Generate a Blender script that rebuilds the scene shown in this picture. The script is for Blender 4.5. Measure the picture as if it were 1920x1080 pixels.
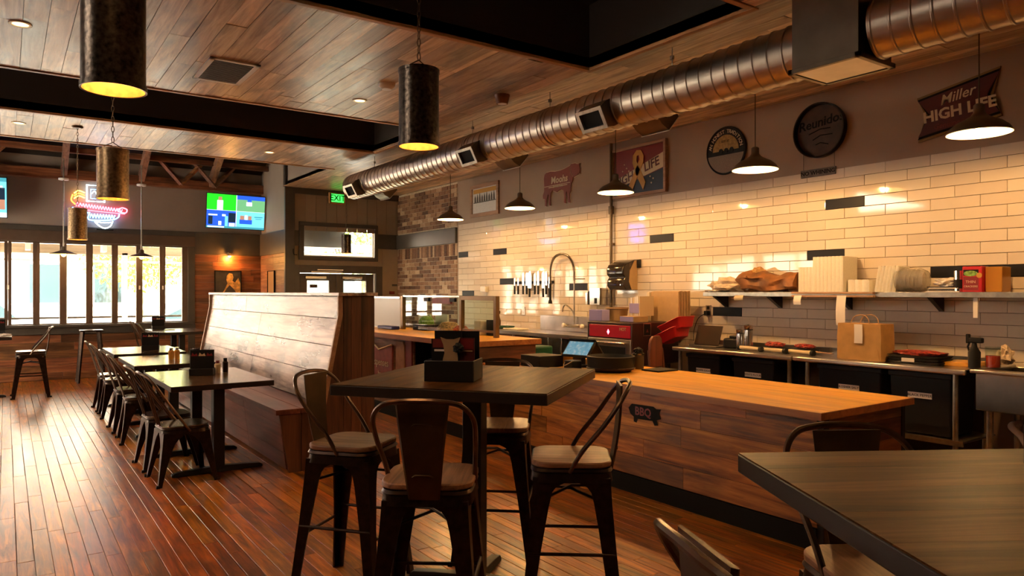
import bpy, bmesh, math, random
from mathutils import Vector, Matrix, Euler
random.seed(7)
PI = math.pi
for o in list(bpy.data.objects): bpy.data.objects.remove(o)
sc = bpy.context.scene
COL = sc.collection

# ------------------------------------------------------------ camera, world, sun, exposure
YAW = math.atan(950 / 1350)
cam = bpy.data.cameras.new('camera'); camo = bpy.data.objects.new('camera', cam); COL.objects.link(camo)
camo.location = (0, 0, 1.5); camo.rotation_euler = (PI / 2, 0, -YAW)
cam.sensor_width = 36; cam.lens = 36 * 1350 / 1920; cam.shift_y = 8 / 1920; cam.clip_start = .05; cam.clip_end = 200
sc.camera = camo
sc.view_settings.view_transform = 'Standard'; sc.view_settings.look = 'None'
sc.view_settings.gamma = 1; sc.view_settings.use_curve_mapping = False
sc.view_settings.exposure = 0.0
w = bpy.data.worlds.new('world'); sc.world = w; w.use_nodes = True
bg = w.node_tree.nodes['Background']; bg.inputs[0].default_value = (1, .83, .64, 1); bg.inputs[1].default_value = 27.0
sun = bpy.data.lights.new('sun', 'SUN'); sun.energy = 70; sun.angle = math.radians(1); sun.color = (1, .93, .82)
suno = bpy.data.objects.new('sun', sun); COL.objects.link(suno); suno.rotation_euler = (math.radians(38), 0, math.radians(12))

# ------------------------------------------------------------ material helpers
def nt(name):
    m = bpy.data.materials.new(name); m.use_nodes = True
    t = m.node_tree; b = t.nodes['Principled BSDF']
    return m, t, b
def N(t, typ, **kw):
    n = t.nodes.new(typ)
    for k, v in kw.items():
        if k.startswith('i_'): n.inputs[k[2:].replace('_', ' ')].default_value = v
        else: setattr(n, k, v)
    return n
def ramp(t, fac, cols):
    r = t.nodes.new('ShaderNodeValToRGB'); e = r.color_ramp.elements
    while len(e) < len(cols): e.new(.5)
    for i, (p, c) in enumerate(cols): e[i].position = p; e[i].color = (*c, 1)
    t.links.new(fac, r.inputs[0]); return r
def piece_random(t):
    a = N(t, 'ShaderNodeAttribute', attribute_name='rnd'); oi = N(t, 'ShaderNodeObjectInfo')
    ad = N(t, 'ShaderNodeMath', operation='ADD'); fr = N(t, 'ShaderNodeMath', operation='FRACT')
    t.links.new(a.outputs['Fac'], ad.inputs[0]); t.links.new(oi.outputs['Random'], ad.inputs[1]); t.links.new(ad.outputs[0], fr.inputs[0])
    return fr.outputs[0]
def coords(t, scale, rnd=None):
    tc = N(t, 'ShaderNodeTexCoord'); mp = N(t, 'ShaderNodeMapping'); mp.inputs['Scale'].default_value = scale
    t.links.new(tc.outputs['Object'], mp.inputs[0]); out = mp.outputs[0]
    if rnd is not None:
        m = N(t, 'ShaderNodeVectorMath', operation='SCALE'); m.inputs[0].default_value = (7.3, 11.1, 5.7)
        t.links.new(rnd, m.inputs['Scale']); a = N(t, 'ShaderNodeVectorMath', operation='ADD')
        t.links.new(out, a.inputs[0]); t.links.new(m.outputs[0], a.inputs[1]); out = a.outputs[0]
    return out
def plain(name, col, rough=.5, metal=0., noise=.0, nscale=20., bump=0., coat=0., alpha=1., trans=0., ior=1.45, spec=.5, emit=None, es=0.):
    m, t, b = nt(name)
    b.inputs['Base Color'].default_value = (*col, 1); b.inputs['Roughness'].default_value = rough; b.inputs['Metallic'].default_value = metal
    b.inputs['Coat Weight'].default_value = coat; b.inputs['Transmission Weight'].default_value = trans; b.inputs['IOR'].default_value = ior
    b.inputs['Specular IOR Level'].default_value = spec
    if emit: b.inputs['Emission Color'].default_value = (*emit, 1); b.inputs['Emission Strength'].default_value = es
    if noise or bump:
        n = N(t, 'ShaderNodeTexNoise', i_Scale=nscale, i_Detail=6.); t.links.new(coords(t, (1, 1, 1)), n.inputs['Vector'])
        if noise:
            r = ramp(t, n.outputs['Fac'], [(.3, tuple(c * (1 - noise) for c in col)), (.7, tuple(min(1, c * (1 + noise)) for c in col))])
            t.links.new(r.outputs[0], b.inputs['Base Color'])
        if bump:
            bp = N(t, 'ShaderNodeBump', i_Strength=bump, i_Distance=.01); t.links.new(n.outputs['Fac'], bp.inputs['Height']); t.links.new(bp.outputs[0], b.inputs['Normal'])
    return m
def wood(name, dark, mid, light, along='Y', rough=.4, g=1., knots=.5, var=.35, bump=.25, coat=0., hue=None, fine=1., rvar=.15, spec=.5):
    """grain stretched along one axis, dark knots, brightness differs from piece to piece"""
    m, t, b = nt(name); rnd = piece_random(t)
    s = {'X': (.6, 9, 9), 'Y': (9, .6, 9), 'Z': (9, 9, .6)}[along]; s = tuple(q * g for q in s)
    v = coords(t, s, rnd)
    n1 = N(t, 'ShaderNodeTexNoise', i_Scale=2.2 * fine, i_Detail=9., i_Roughness=.65, i_Distortion=.9); t.links.new(v, n1.inputs['Vector'])
    r1 = ramp(t, n1.outputs['Fac'], [(.3, dark), (.5, mid), (.7, light)])
    s2 = {'X': (1.3, 4, 4), 'Y': (4, 1.3, 4), 'Z': (4, 4, 1.3)}[along]
    v2 = coords(t, tuple(q * g for q in s2), rnd)
    n2 = N(t, 'ShaderNodeTexNoise', i_Scale=1.3, i_Detail=4.); t.links.new(v2, n2.inputs['Vector'])
    r2 = ramp(t, n2.outputs['Fac'], [(.36, (1 - knots,) * 3), (.5, (1, 1, 1))])
    mx = N(t, 'ShaderNodeMix', data_type='RGBA', blend_type='MULTIPLY'); mx.inputs[0].default_value = 1
    t.links.new(r1.outputs[0], mx.inputs[6]); t.links.new(r2.outputs[0], mx.inputs[7])
    hs = N(t, 'ShaderNodeHueSaturation'); mr = N(t, 'ShaderNodeMapRange'); mr.inputs['To Min'].default_value = 1 - var; mr.inputs['To Max'].default_value = 1 + var
    t.links.new(rnd, mr.inputs['Value']); t.links.new(mr.outputs[0], hs.inputs['Value']); t.links.new(mx.outputs[2], hs.inputs['Color'])
    if hue:
        ml = N(t, 'ShaderNodeMath', operation='MULTIPLY'); ml.inputs[1].default_value = 7.; fr = N(t, 'ShaderNodeMath', operation='FRACT')
        t.links.new(rnd, ml.inputs[0]); t.links.new(ml.outputs[0], fr.inputs[0])
        m2 = N(t, 'ShaderNodeMapRange'); m2.inputs['To Min'].default_value = .5 - hue; m2.inputs['To Max'].default_value = .5 + hue
        t.links.new(fr.outputs[0], m2.inputs['Value']); t.links.new(m2.outputs[0], hs.inputs['Hue'])
    t.links.new(hs.outputs[0], b.inputs['Base Color'])
    m3 = N(t, 'ShaderNodeMapRange'); m3.inputs['To Min'].default_value = max(.05, rough - rvar); m3.inputs['To Max'].default_value = rough + rvar
    t.links.new(n2.outputs['Fac'], m3.inputs['Value']); t.links.new(m3.outputs[0], b.inputs['Roughness'])
    b.inputs['Specular IOR Level'].default_value = spec; b.inputs['Coat Weight'].default_value = coat; b.inputs['Coat Roughness'].default_value = .24
    bp = N(t, 'ShaderNodeBump', i_Strength=bump, i_Distance=.01); t.links.new(n1.outputs['Fac'], bp.inputs['Height']); t.links.new(bp.outputs[0], b.inputs['Normal'])
    return m
def glow(name, col, s):
    m, t, b = nt(name); b.inputs['Base Color'].default_value = (*[c * .3 for c in col], 1)
    b.inputs['Emission Color'].default_value = (*col, 1); b.inputs['Emission Strength'].default_value = s; return m
def varied(name, cols, rough=.3, bump=0., rv=.0, spec=.5, nscale=60., metal=0.):
    """colour picked per piece along a ramp, faint mottling"""
    m, t, b = nt(name); rnd = piece_random(t)
    n = N(t, 'ShaderNodeTexNoise', i_Scale=nscale, i_Detail=4.); t.links.new(coords(t, (1, 1, 1), rnd), n.inputs['Vector'])
    ad = N(t, 'ShaderNodeMath', operation='MULTIPLY_ADD'); ad.inputs[1].default_value = .5; t.links.new(n.outputs['Fac'], ad.inputs[0])
    ms = N(t, 'ShaderNodeMath', operation='MULTIPLY_ADD'); ms.inputs[1].default_value = .75; ms.inputs[2].default_value = -.12; t.links.new(rnd, ms.inputs[0]); t.links.new(ms.outputs[0], ad.inputs[2])
    r = ramp(t, ad.outputs[0], [(i / (len(cols) - 1), c) for i, c in enumerate(cols)]); t.links.new(r.outputs[0], b.inputs['Base Color'])
    b.inputs['Roughness'].default_value = rough; b.inputs['Specular IOR Level'].default_value = spec; b.inputs['Metallic'].default_value = metal
    if bump:
        bp = N(t, 'ShaderNodeBump', i_Strength=bump, i_Distance=.01); t.links.new(n.outputs['Fac'], bp.inputs['Height']); t.links.new(bp.outputs[0], b.inputs['Normal'])
    return m
def glassmat(name, tint=(1, 1, 1), refl=.12, rough=.0, clear=.9):
    m = bpy.data.materials.new(name); m.use_nodes = True; t = m.node_tree; t.nodes.clear()
    o = N(t, 'ShaderNodeOutputMaterial'); tr = N(t, 'ShaderNodeBsdfTransparent'); tr.inputs[0].default_value = (*[c * clear for c in tint], 1)
    gl = N(t, 'ShaderNodeBsdfGlossy'); gl.inputs['Roughness'].default_value = rough
    mx = N(t, 'ShaderNodeMixShader'); fr = N(t, 'ShaderNodeFresnel'); ad = N(t, 'ShaderNodeMath', operation='ADD', use_clamp=True); ad.inputs[1].default_value = refl * .3
    ge = N(t, 'ShaderNodeNewGeometry'); iv = N(t, 'ShaderNodeMath', operation='SUBTRACT'); iv.inputs[0].default_value = 1.; ml = N(t, 'ShaderNodeMath', operation='MULTIPLY')
    t.links.new(ge.outputs['Backfacing'], iv.inputs[1]); t.links.new(fr.outputs[0], ad.inputs[0]); t.links.new(ad.outputs[0], ml.inputs[0]); t.links.new(iv.outputs[0], ml.inputs[1]); t.links.new(ml.outputs[0], mx.inputs[0])
    t.links.new(tr.outputs[0], mx.inputs[1]); t.links.new(gl.outputs[0], mx.inputs[2]); t.links.new(mx.outputs[0], o.inputs[0]); return m

M = {}
M['ceil'] = wood('reclaimed ceiling plank', (.22, .105, .045), (.52, .34, .19), (.76, .57, .38), 'Y', .34, .9, .5, .34, .10, hue=.008, rvar=.12)
M['floor'] = wood('worn oak floor strip', (.055, .015, .003), (.31, .088, .007), (.60, .20, .018), 'Y', .33, 1.3, .45, .30, .07, coat=.3, hue=.012, rvar=.08)
M['ceiltrim'] = wood('ceiling trim wood', (.20, .08, .025), (.45, .22, .075), (.6, .33, .13), 'Y', .5, .8, .3, .1, .1)
M['ceiltrimx'] = wood('ceiling trim wood across', (.20, .08, .025), (.45, .22, .075), (.6, .33, .13), 'X', .5, .8, .3, .1, .1)
M['wains'] = wood('stained wainscot plank', (.07, .022, .008), (.20, .072, .025), (.34, .14, .05), 'X', .5, .9, .45, .35, .3, hue=.01)
M['wainsy'] = wood('stained wainscot plank y', (.12, .045, .02), (.32, .14, .06), (.46, .24, .12), 'Y', .5, .9, .35, .25, .3, hue=.01)
M['bench'] = wood('bench back plank', (.12, .065, .05), (.44, .32, .27), (.70, .58, .50), 'Y', .30, .8, .8, .14, .06, rvar=.1)
M['benchseat'] = wood('bench seat plank', (.07, .016, .010), (.16, .042, .026), (.24, .08, .05), 'Y', .35, .7, .4, .12, .15)
M['benchend'] = wood('bench end board', (.03, .009, .004), (.09, .028, .012), (.16, .055, .024), 'Z', .45, .8, .4, .2, .2)
M['counter'] = wood('butcher block counter', (.56, .21, .018), (.86, .39, .035), (.95, .52, .07), 'Y', .38, .7, .2, .06, .03, coat=.1)
M['counterx'] = wood('butcher block edge', (.20, .06, .018), (.32, .11, .03), (.42, .16, .05), 'Y', .45, .7, .2, .1, .05)
M['front'] = wood('rustic counter front', (.06, .014, .002), (.40, .125, .018), (.68, .26, .045), 'Y', .5, .8, .5, .18, .12, hue=.008)
M['fronti'] = wood('grey rustic counter front', (.10, .045, .02), (.30, .15, .075), (.42, .25, .14), 'Y', .5, .8, .5, .18, .12)
M['table'] = wood('dark table top', (.016, .007, .003), (.070, .029, .010), (.15, .066, .024), 'X', .42, .55, .7, .05, .03, spec=.03, rvar=.1)
M['dtable'] = wood('polished dining table top', (.03, .014, .007), (.085, .04, .018), (.15, .075, .035), 'X', .2, .8, .3, .05, .02, coat=.6, rvar=.06)
M['tedge'] = plain('table edge black', (.017, .010, .007), .4, noise=.3, nscale=8)
M['stoolseat'] = wood('stool seat wood', (.10, .05, .03), (.25, .125, .07), (.38, .21, .12), 'Y', .38, 1.6, .25, .1, .12, coat=.1)
M['gun'] = plain('gunmetal brown', (.036, .021, .015), .36, .85, noise=.35, nscale=30, bump=.02)
M['gunbar'] = plain('rubbed bronze tube', (.12, .08, .055), .3, .9, noise=.3, nscale=14)
M['splat'] = plain('bronze back plate', (.075, .045, .02), .42, .75, noise=.25, nscale=10)
M['black'] = plain('black paint', (.010, .008, .007), .7, spec=.15)
M['blackm'] = plain('black iron', (.018, .016, .015), .42, .3, bump=.02, nscale=80)
M['darkceil'] = plain('dark recess paint', (.022, .013, .008), .7)
M['roof'] = plain('dark roof boards', (.020, .013, .010), .8)
M['raft'] = wood('old rafter', (.08, .035, .018), (.22, .10, .05), (.33, .16, .09), 'Y', .6, .8, .3, .2)
M['wallgrey'] = plain('warm grey wall paint', (.33, .235, .16), .6, noise=.05, nscale=3, bump=.03)
M['wallbrown'] = plain('brown grey wall paint', (.27, .205, .165), .65, noise=.05, nscale=3)
M['trimd'] = plain('dark grey trim', (.062, .050, .040), .45, noise=.12, nscale=6)
M['winframe'] = plain('window frame brown', (.095, .058, .038), .42, noise=.12, nscale=8)
M['siding'] = plain('tan siding', (.29, .22, .15), .6, noise=.06, nscale=5)
M['tile'] = varied('glazed white tile', [(.64, .53, .42), (.70, .59, .47), (.75, .65, .52)], .05, .003, spec=.5, nscale=7)
M['tilek'] = plain('matte slate tile', (.008, .007, .008), .45, spec=.25)
M['grout'] = plain('grout', (.15, .09, .055), .9)
M['brick'] = varied('old brick', [(.03, .012, .007), (.16, .070, .032), (.32, .17, .085), (.60, .44, .28)], .8, .9, nscale=34)
M['mortar'] = plain('mortar', (.50, .40, .28), .95, noise=.3, nscale=40, bump=.4)
M['duct'] = plain('galvanised duct', (.50, .43, .36), .34, 1., noise=.12, nscale=5)
M['ductd'] = plain('dark sheet metal', (.16, .125, .09), .4, 1., noise=.15, nscale=6)
M['ductw'] = plain('white register', (.72, .70, .66), .5)
M['steel'] = plain('brushed stainless', (.50, .46, .42), .28, 1., noise=.12, nscale=7)
M['steelb'] = plain('bright stainless', (.70, .68, .64), .18, 1.)
M['galv'] = plain('galvanised leg', (.40, .35, .29), .38, 1., noise=.2, nscale=20)
M['cyl'] = plain('mottled tin lamp', (.055, .042, .033), .30, .9, noise=.75, nscale=55, bump=.12)
M['cylt'] = plain('aged tin lamp', (.30, .20, .11), .38, .9, noise=.5, nscale=55, bump=.12)
M['cylin'] = plain('lamp lining', (.70, .38, .12), .5, noise=.3, nscale=30)
M['chain'] = plain('bronze chain', (.12, .08, .05), .4, .9)
M['enam'] = plain('white enamel', (.85, .78, .62), .4)
M['shade'] = plain('dark bronze shade', (.10, .068, .038), .42, .45)
M['bulb'] = glow('warm bulb', (1, .62, .25), 14)
M['bulbs'] = glow('amber bulb', (1, .45, .10), 12)
M['down'] = glow('downlight', (1, .62, .26), 5)
M['white'] = plain('white plastic', (.75, .70, .62), .45)
M['foam'] = plain('foam container', (.80, .74, .62), .6, noise=.04, nscale=60)
M['clearp'] = plain('clear cup plastic', (.86, .82, .76), .12, trans=.75, ior=1.15)
M['paper'] = plain('receipt paper', (.80, .72, .66), .7)
M['kraft'] = plain('kraft paper', (.44, .24, .08), .75, noise=.12, nscale=12, bump=.25)
M['kraftd'] = plain('crumpled brown paper', (.20, .075, .018), .6, noise=.5, nscale=9, bump=.6)
M['card'] = plain('cardboard', (.42, .27, .13), .8, noise=.06, nscale=20)
M['red'] = plain('red plastic', (.42, .012, .014), .33)
M['redd'] = plain('oxblood board', (.17, .018, .016), .45, noise=.2, nscale=20)
M['maroon'] = plain('maroon sign paint', (.085, .010, .010), .45)
M['crimson'] = plain('poster red', (.19, .012, .012), .4)
M['navy'] = plain('poster navy', (.010, .022, .042), .4)
M['gold'] = plain('poster gold', (.50, .26, .035), .45)
M['goldd'] = plain('old gold rim', (.22, .13, .04), .5, .3)
M['cream'] = plain('cream lettering', (.62, .48, .30), .55)
M['plywood'] = wood('pale frame wood', (.25, .12, .06), (.40, .22, .12), (.5, .3, .18), 'Y', .5, .8, .2, .1)
M['purple'] = plain('lilac carton', (.30, .26, .55), .5)
M['blue'] = plain('deep blue plastic', (.02, .02, .14), .4)
M['green'] = plain('dark green plastic', (.01, .06, .03), .4)
M['leafy'] = plain('salad green', (.18, .32, .06), .6, noise=.6, nscale=50, bump=.5)
M['ketch'] = plain('ketchup red', (.45, .04, .015), .2)
M['amber'] = plain('honey amber', (.55, .24, .04), .15, trans=.2)
M['tomato'] = plain('mixed peppers', (.32, .035, .02), .4, noise=.9, nscale=45, bump=.6)
M['food'] = plain('brown food', (.26, .15, .06), .6, noise=.7, nscale=45, bump=.6)
M['rubber'] = plain('dark rubber', (.010, .009, .009), .5, spec=.22)
M['oven'] = plain('dark oven enamel', (.030, .010, .010), .35)
M['ovenred'] = plain('red control panel', (.16, .008, .010), .25, emit=(.6, .01, .02), es=.25)
M['chairbr'] = wood('red brown board', (.06, .016, .008), (.13, .035, .016), (.19, .06, .03), 'Z', .45, .8, .2, .1)
M['glass'] = glassmat('window glass', (.97, 1, .98), .15)
M['glassg'] = glassmat('green tinted glass', (.90, .97, .92), .15)
M['frost'] = plain('frosted panel', (.68, .72, .70), .35)
M['bronzef'] = plain('bronze case frame', (.20, .13, .07), .35, .8)
M['asphalt'] = plain('street asphalt', (.30, .29, .28), .9, noise=.2, nscale=3)
M['walk'] = plain('pale sidewalk', (.62, .60, .56), .9, noise=.1, nscale=3)
M['stucco'] = plain('pink white stucco', (.80, .62, .56), .9, noise=.05, nscale=2)
M['stucw'] = plain('white stucco', (.82, .80, .76), .9)
M['soffit'] = wood('porch soffit boards', (.30, .22, .15), (.50, .40, .30), (.6, .5, .4), 'X', .7, .5, .2, .1)
M['leaf'] = varied('tree leaves', [(.05, .12, .01), (.16, .30, .03), (.36, .46, .08)], .5, 0, nscale=3)
M['leaf2'] = varied('autumn leaves', [(.10, .14, .01), (.26, .30, .04), (.40, .42, .10)], .5, 0, nscale=3)
M['bark'] = plain('tree bark', (.16, .11, .07), .9, noise=.4, nscale=10, bump=.5)
M['carp'] = plain('silver car paint', (.60, .62, .64), .25, .5, coat=1)
M['carw'] = plain('white car paint', (.80, .80, .80), .25, coat=1)
M['carg'] = plain('car glass', (.03, .05, .06), .08)
M['tyre'] = plain('tyre', (.02, .02, .02), .8)
M['tv'] = plain('tv bezel', (.01, .01, .012), .3)
def scr(n, c, s=1.6): M[n] = glow(n, c, s * 1.0)
scr('s_green', (.02, .72, .02), 1.5); scr('s_field', (.18, .50, .22), 1.3); scr('s_blue', (.02, .10, .62), 1.6); scr('s_cyan', (.18, .66, .85), 1.5)
scr('s_white', (.85, .92, 1), 1.5); scr('s_dark', (.01, .03, .06), 1); scr('s_skin', (.55, .25, .16), 1.2); scr('s_teal', (.05, .32, .38), 1.4)
M['n_red'] = glow('neon red', (1, .10, .16), 10); M['n_blue'] = glow('neon blue', (.12, .42, 1), 12); M['n_dblue'] = glow('neon deep blue', (.03, .07, 1), 40)
M['n_yel'] = glow('neon yellow', (1, .62, .06), 12); M['n_wht'] = glow('neon white', (.7, .92, 1), 8); M['n_or'] = glow('neon orange', (1, .25, .03), 8)
M['exitg'] = glow('exit green', (.05, 1, .10), 2.2)

# ------------------------------------------------------------ mesh helpers
class MB:
    def __init__(s): s.v = []; s.f = []; s.r = []; s.m = []
    def add(s, vs, fs, r=None, M4=None, mi=0):
        k = len(s.v); r = random.random() if r is None else r
        for p in vs: s.v.append(tuple(M4 @ Vector(p)) if M4 else tuple(p))
        for f in fs: s.f.append(tuple(i + k for i in f)); s.r.append(r); s.m.append(mi)
        return s
    def box(s, x0, x1, y0, y1, z0, z1, r=None, M4=None, mi=0):
        v = [(x, y, z) for x in (x0, x1) for y in (y0, y1) for z in (z0, z1)]
        return s.add(v, [(0, 1, 3, 2), (4, 6, 7, 5), (0, 4, 5, 1), (2, 3, 7, 6), (0, 2, 6, 4), (1, 5, 7, 3)], r, M4, mi)
    def cbox(s, c, d, r=None, M4=None, mi=0):
        return s.box(c[0] - d[0] / 2, c[0] + d[0] / 2, c[1] - d[1] / 2, c[1] + d[1] / 2, c[2] - d[2] / 2, c[2] + d[2] / 2, r, M4, mi)
    def loft(s, secs, r=None, caps=True, M4=None, closed=True, mi=0):
        n = len(secs[0]); v = [p for q in secs for p in q]; f = []
        for i in range(len(secs) - 1):
            for j in range(n if closed else n - 1):
                a = i * n + j; b = i * n + (j + 1) % n; f.append((a, b, b + n, a + n))
        if caps and closed: f.append(tuple(range(n))[::-1]); f.append(tuple(range((len(secs) - 1) * n, len(secs) * n)))
        return s.add(v, f, r, M4, mi)
    def tube(s, pts, rad, n=8, r=None, M4=None, closed=False, mi=0):
        pts = [Vector(p) for p in pts]; secs = []; up = None; L = len(pts)
        rr = rad if isinstance(rad, (list, tuple)) else [rad] * L
        for i, p in enumerate(pts):
            if closed: d = pts[(i + 1) % L] - pts[i - 1]
            else: d = pts[min(i + 1, L - 1)] - pts[max(i - 1, 0)]
            d.normalize()
            if up is None:
                up = Vector((0, 0, 1)) if abs(d.z) < .9 else Vector((1, 0, 0))
            a = d.cross(up)
            if a.length < 1e-4: a = d.cross(Vector((1, 0, 0)))
            a.normalize(); b = a.cross(d).normalized(); up = b
            secs.append([tuple(p + rr[i] * (math.cos(2 * PI * k / n) * a + math.sin(2 * PI * k / n) * b)) for k in range(n)])
        if closed: secs.append(secs[0])
        return s.loft(secs, r, not closed, M4, True, mi)
    def cyl(s, a, b, r0, r1=None, n=14, r=None, M4=None, mi=0):
        return s.tube([a, b], [r0, r0 if r1 is None else r1], n, r, M4, False, mi)
    def lathe(s, prof, n=28, c=(0, 0, 0), r=None, M4=None, caps=False, mi=0):
        return s.loft([[(c[0] + q * math.cos(2 * PI * k / n), c[1] + q * math.sin(2 * PI * k / n), c[2] + z) for k in range(n)] for q, z in prof], r, caps, M4, True, mi)
    def prism(s, poly, t0, t1, r=None, M4=None, mi=0):
        """polygon in local xy extruded along z"""
        n = len(poly); v = [(x, y, t0) for x, y in poly] + [(x, y, t1) for x, y in poly]
        f = [tuple(range(n))[::-1], tuple(range(n, 2 * n))] + [(i, (i + 1) % n, (i + 1) % n + n, i + n) for i in range(n)]
        return s.add(v, f, r, M4, mi)
    def mesh(s, name, smooth=True, tri=False):
        me = bpy.data.meshes.new(name); me.from_pydata(s.v, [], s.f)
        bm = bmesh.new(); bm.from_mesh(me); bmesh.ops.recalc_face_normals(bm, faces=bm.faces)
        bm.to_mesh(me); bm.free()
        a = me.attributes.new('rnd', 'FLOAT', 'FACE'); a.data.foreach_set('value', s.r)
        me.polygons.foreach_set('material_index', s.m)
        if smooth:
            me.polygons.foreach_set('use_smooth', [True] * len(me.polygons)); me.set_sharp_from_angle(angle=math.radians(38))
        me.update(); return me
    def build(s, name, mat, parent=None, bevel=0., smooth=True, seg=2):
        me = s.mesh(name, smooth)
        for q in (mat if isinstance(mat, (list, tuple)) else [mat]): me.materials.append(M[q] if isinstance(q, str) else q)
        o = bpy.data.objects.new(name, me); COL.objects.link(o)
        if parent: o.parent = parent
        if bevel:
            b = o.modifiers.new('bevel', 'BEVEL'); b.width = bevel; b.segments = seg; b.limit_method = 'ANGLE'; b.angle_limit = math.radians(40)
        return o
def tag(o, label=None, cat=None, group=None, kind=None):
    if label: o['label'] = label
    if cat: o['category'] = cat
    if group: o['group'] = group
    if kind: o['kind'] = kind
    return o
def thing(name, label, cat, loc=(0, 0, 0), rz=0, group=None):
    o = bpy.data.objects.new(name, None); COL.objects.link(o); o.location = loc; o.rotation_euler = (0, 0, rz); o.empty_display_size = .1
    return tag(o, label, cat, group)
def struct(name, mb, mat, parent=None, bevel=0.):
    o = mb.build(name, mat, parent, bevel)
    if not parent: o['kind'] = 'structure'
    return o
def dup(root, loc, rz, label, group=None):
    r = root.copy(); COL.objects.link(r); r.location = loc; r.rotation_euler = (0, 0, rz); r['label'] = label
    if group: r['group'] = group
    for ch in list(root.children):
        c = ch.copy(); COL.objects.link(c); c.parent = r
        for g in list(ch.children):
            d = g.copy(); COL.objects.link(d); d.parent = c
    return r
def frame4(ox, oy, oz, ax, ay):
    ax = Vector(ax); ay = Vector(ay); az = ax.cross(ay)
    m = Matrix.Identity(4)
    for i, a in enumerate((ax, ay, az)):
        for j in range(3): m[j][i] = a[j]
    m[0][3], m[1][3], m[2][3] = ox, oy, oz; return m
def onR(y, z, x=6.383): return frame4(x, y, z, (0, -1, 0), (0, 0, 1))      # a flat thing on the tiled wall, facing the room
def onF(x, z, y=14.6): return frame4(x, y, z, (1, 0, 0), (0, 0, 1))       # on the far wall, facing the room
def letters(txt, size, name, mat, parent, M4, ext=.003, shear=0., align='CENTER', bold=0.):
    cu = bpy.data.curves.new('t', 'FONT'); cu.body = txt; cu.size = size; cu.extrude = ext; cu.shear = shear; cu.align_x = align; cu.align_y = 'CENTER'; cu.resolution_u = 2; cu.offset = bold
    to = bpy.data.objects.new('t', cu); COL.objects.link(to); bpy.context.view_layer.update()
    me = bpy.data.meshes.new_from_object(to); bpy.data.objects.remove(to)
    me.transform(M4); me.materials.clear(); me.materials.append(M[mat])
    o = bpy.data.objects.new(name, me); COL.objects.link(o)
    if parent: o.parent = parent
    return o
def lamp(name, typ, loc, e, col, size=.05, parent=None, **kw):
    l = bpy.data.lights.new(name, typ); l.energy = e; l.color = col
    if typ in ('POINT', 'SPOT'): l.shadow_soft_size = size
    for k, v in kw.items(): setattr(l, k, v)
    o = bpy.data.objects.new(name, l); COL.objects.link(o); o.location = loc
    if parent: o.parent = parent
    return o
def rrect(w, d, r, n=4):
    p = []
    for cx, cy, a in ((w / 2 - r, d / 2 - r, 0), (-w / 2 + r, d / 2 - r, 90), (-w / 2 + r, -d / 2 + r, 180), (w / 2 - r, -d / 2 + r, 270)):
        for k in range(n + 1):
            q = math.radians(a + 90 * k / n); p.append((cx + r * math.cos(q), cy + r * math.sin(q)))
    return p
def arc(pts, n=6):
    """Catmull-Rom through points"""
    P = [Vector(p) for p in pts]; P = [P[0] * 2 - P[1]] + P + [P[-1] * 2 - P[-2]]; out = []
    for i in range(1, len(P) - 2):
        for k in range(n):
            t = k / n; a, b, c, d = P[i - 1:i + 3]
            out.append(.5 * ((2 * b) + (c - a) * t + (2 * a - 5 * b + 4 * c - d) * t * t + (3 * b - a - 3 * c + d) * t ** 3))
    out.append(P[-2]); return out

# ============================================================ SETTING
XW, YF, YD, XC, CZ = 6.383, 14.6, 13.014, 4.17, 3.41
XL, YB = -3.6, -1.7
# ---- floor: base slab, strips of oak in rows; the nearest 300 are single boards
fl = struct('floor', MB().box(XL - .1, XW + .1, YB, YF + .1, -.12, -.022), 'black')
PW = .083; boards = []
row = 0; x = XL
while x < XW:
    y = YB - random.uniform(0, 1.1)
    while y < YF:
        L = random.uniform(.7, 1.7); a, b = max(y, YB), min(y + L, YF); y += L
        if b - a > .08 and not (x > XC and a > YD): boards.append((x, a, b))
    x += PW
def key(bd):
    x, a, b = bd; c = (a + b) / 2; D = x * .5754 + c * .8179; xc = x * .8179 - c * .5754
    if D < .5: return 99
    px = 960 + 1350 * xc / D; py = 548 + 1350 * 1.5 / D
    hid = (x > 3.8 or (x > 1.95 and a > 5.9))
    if not (-60 < px < 1980) or py > 1350 or hid: return 60 + D
    return D
boards.sort(key=key)
def strip_board(mb, bd):
    x, a, b = bd; g = .0005 if random.random() < .72 else .0010 + random.random() * .0024; dz = random.uniform(-.0006, .0006); e = .002
    zt = dz; v = [(x + g, a + g, -.022), (x + PW - g, a + g, -.022), (x + PW - g, b - g, -.022), (x + g, b - g, -.022),
                  (x + g, a + g, zt - e), (x + PW - g, a + g, zt - e), (x + PW - g, b - g, zt - e), (x + g, b - g, zt - e),
                  (x + g + e, a + g + e, zt), (x + PW - g - e, a + g + e, zt), (x + PW - g - e, b - g - e, zt), (x + g + e, b - g - e, zt)]
    f = [(8, 9, 10, 11)] + [(i, (i + 1) % 4, (i + 1) % 4 + 4, i + 4) for i in range(4)] + [(i + 4, (i + 1) % 4 + 4, (i + 1) % 4 + 8, i + 8) for i in range(4)]
    mb.add(v, f)
for bd in boards[:300]:
    mb = MB(); strip_board(mb, bd); mb.build('floorboard', 'floor', fl, smooth=False)
mb = MB()
for bd in boards[300:]: strip_board(mb, bd)
tag(mb.build('floorboards_beyond', 'floor', fl, smooth=False), kind='stuff')

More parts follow.
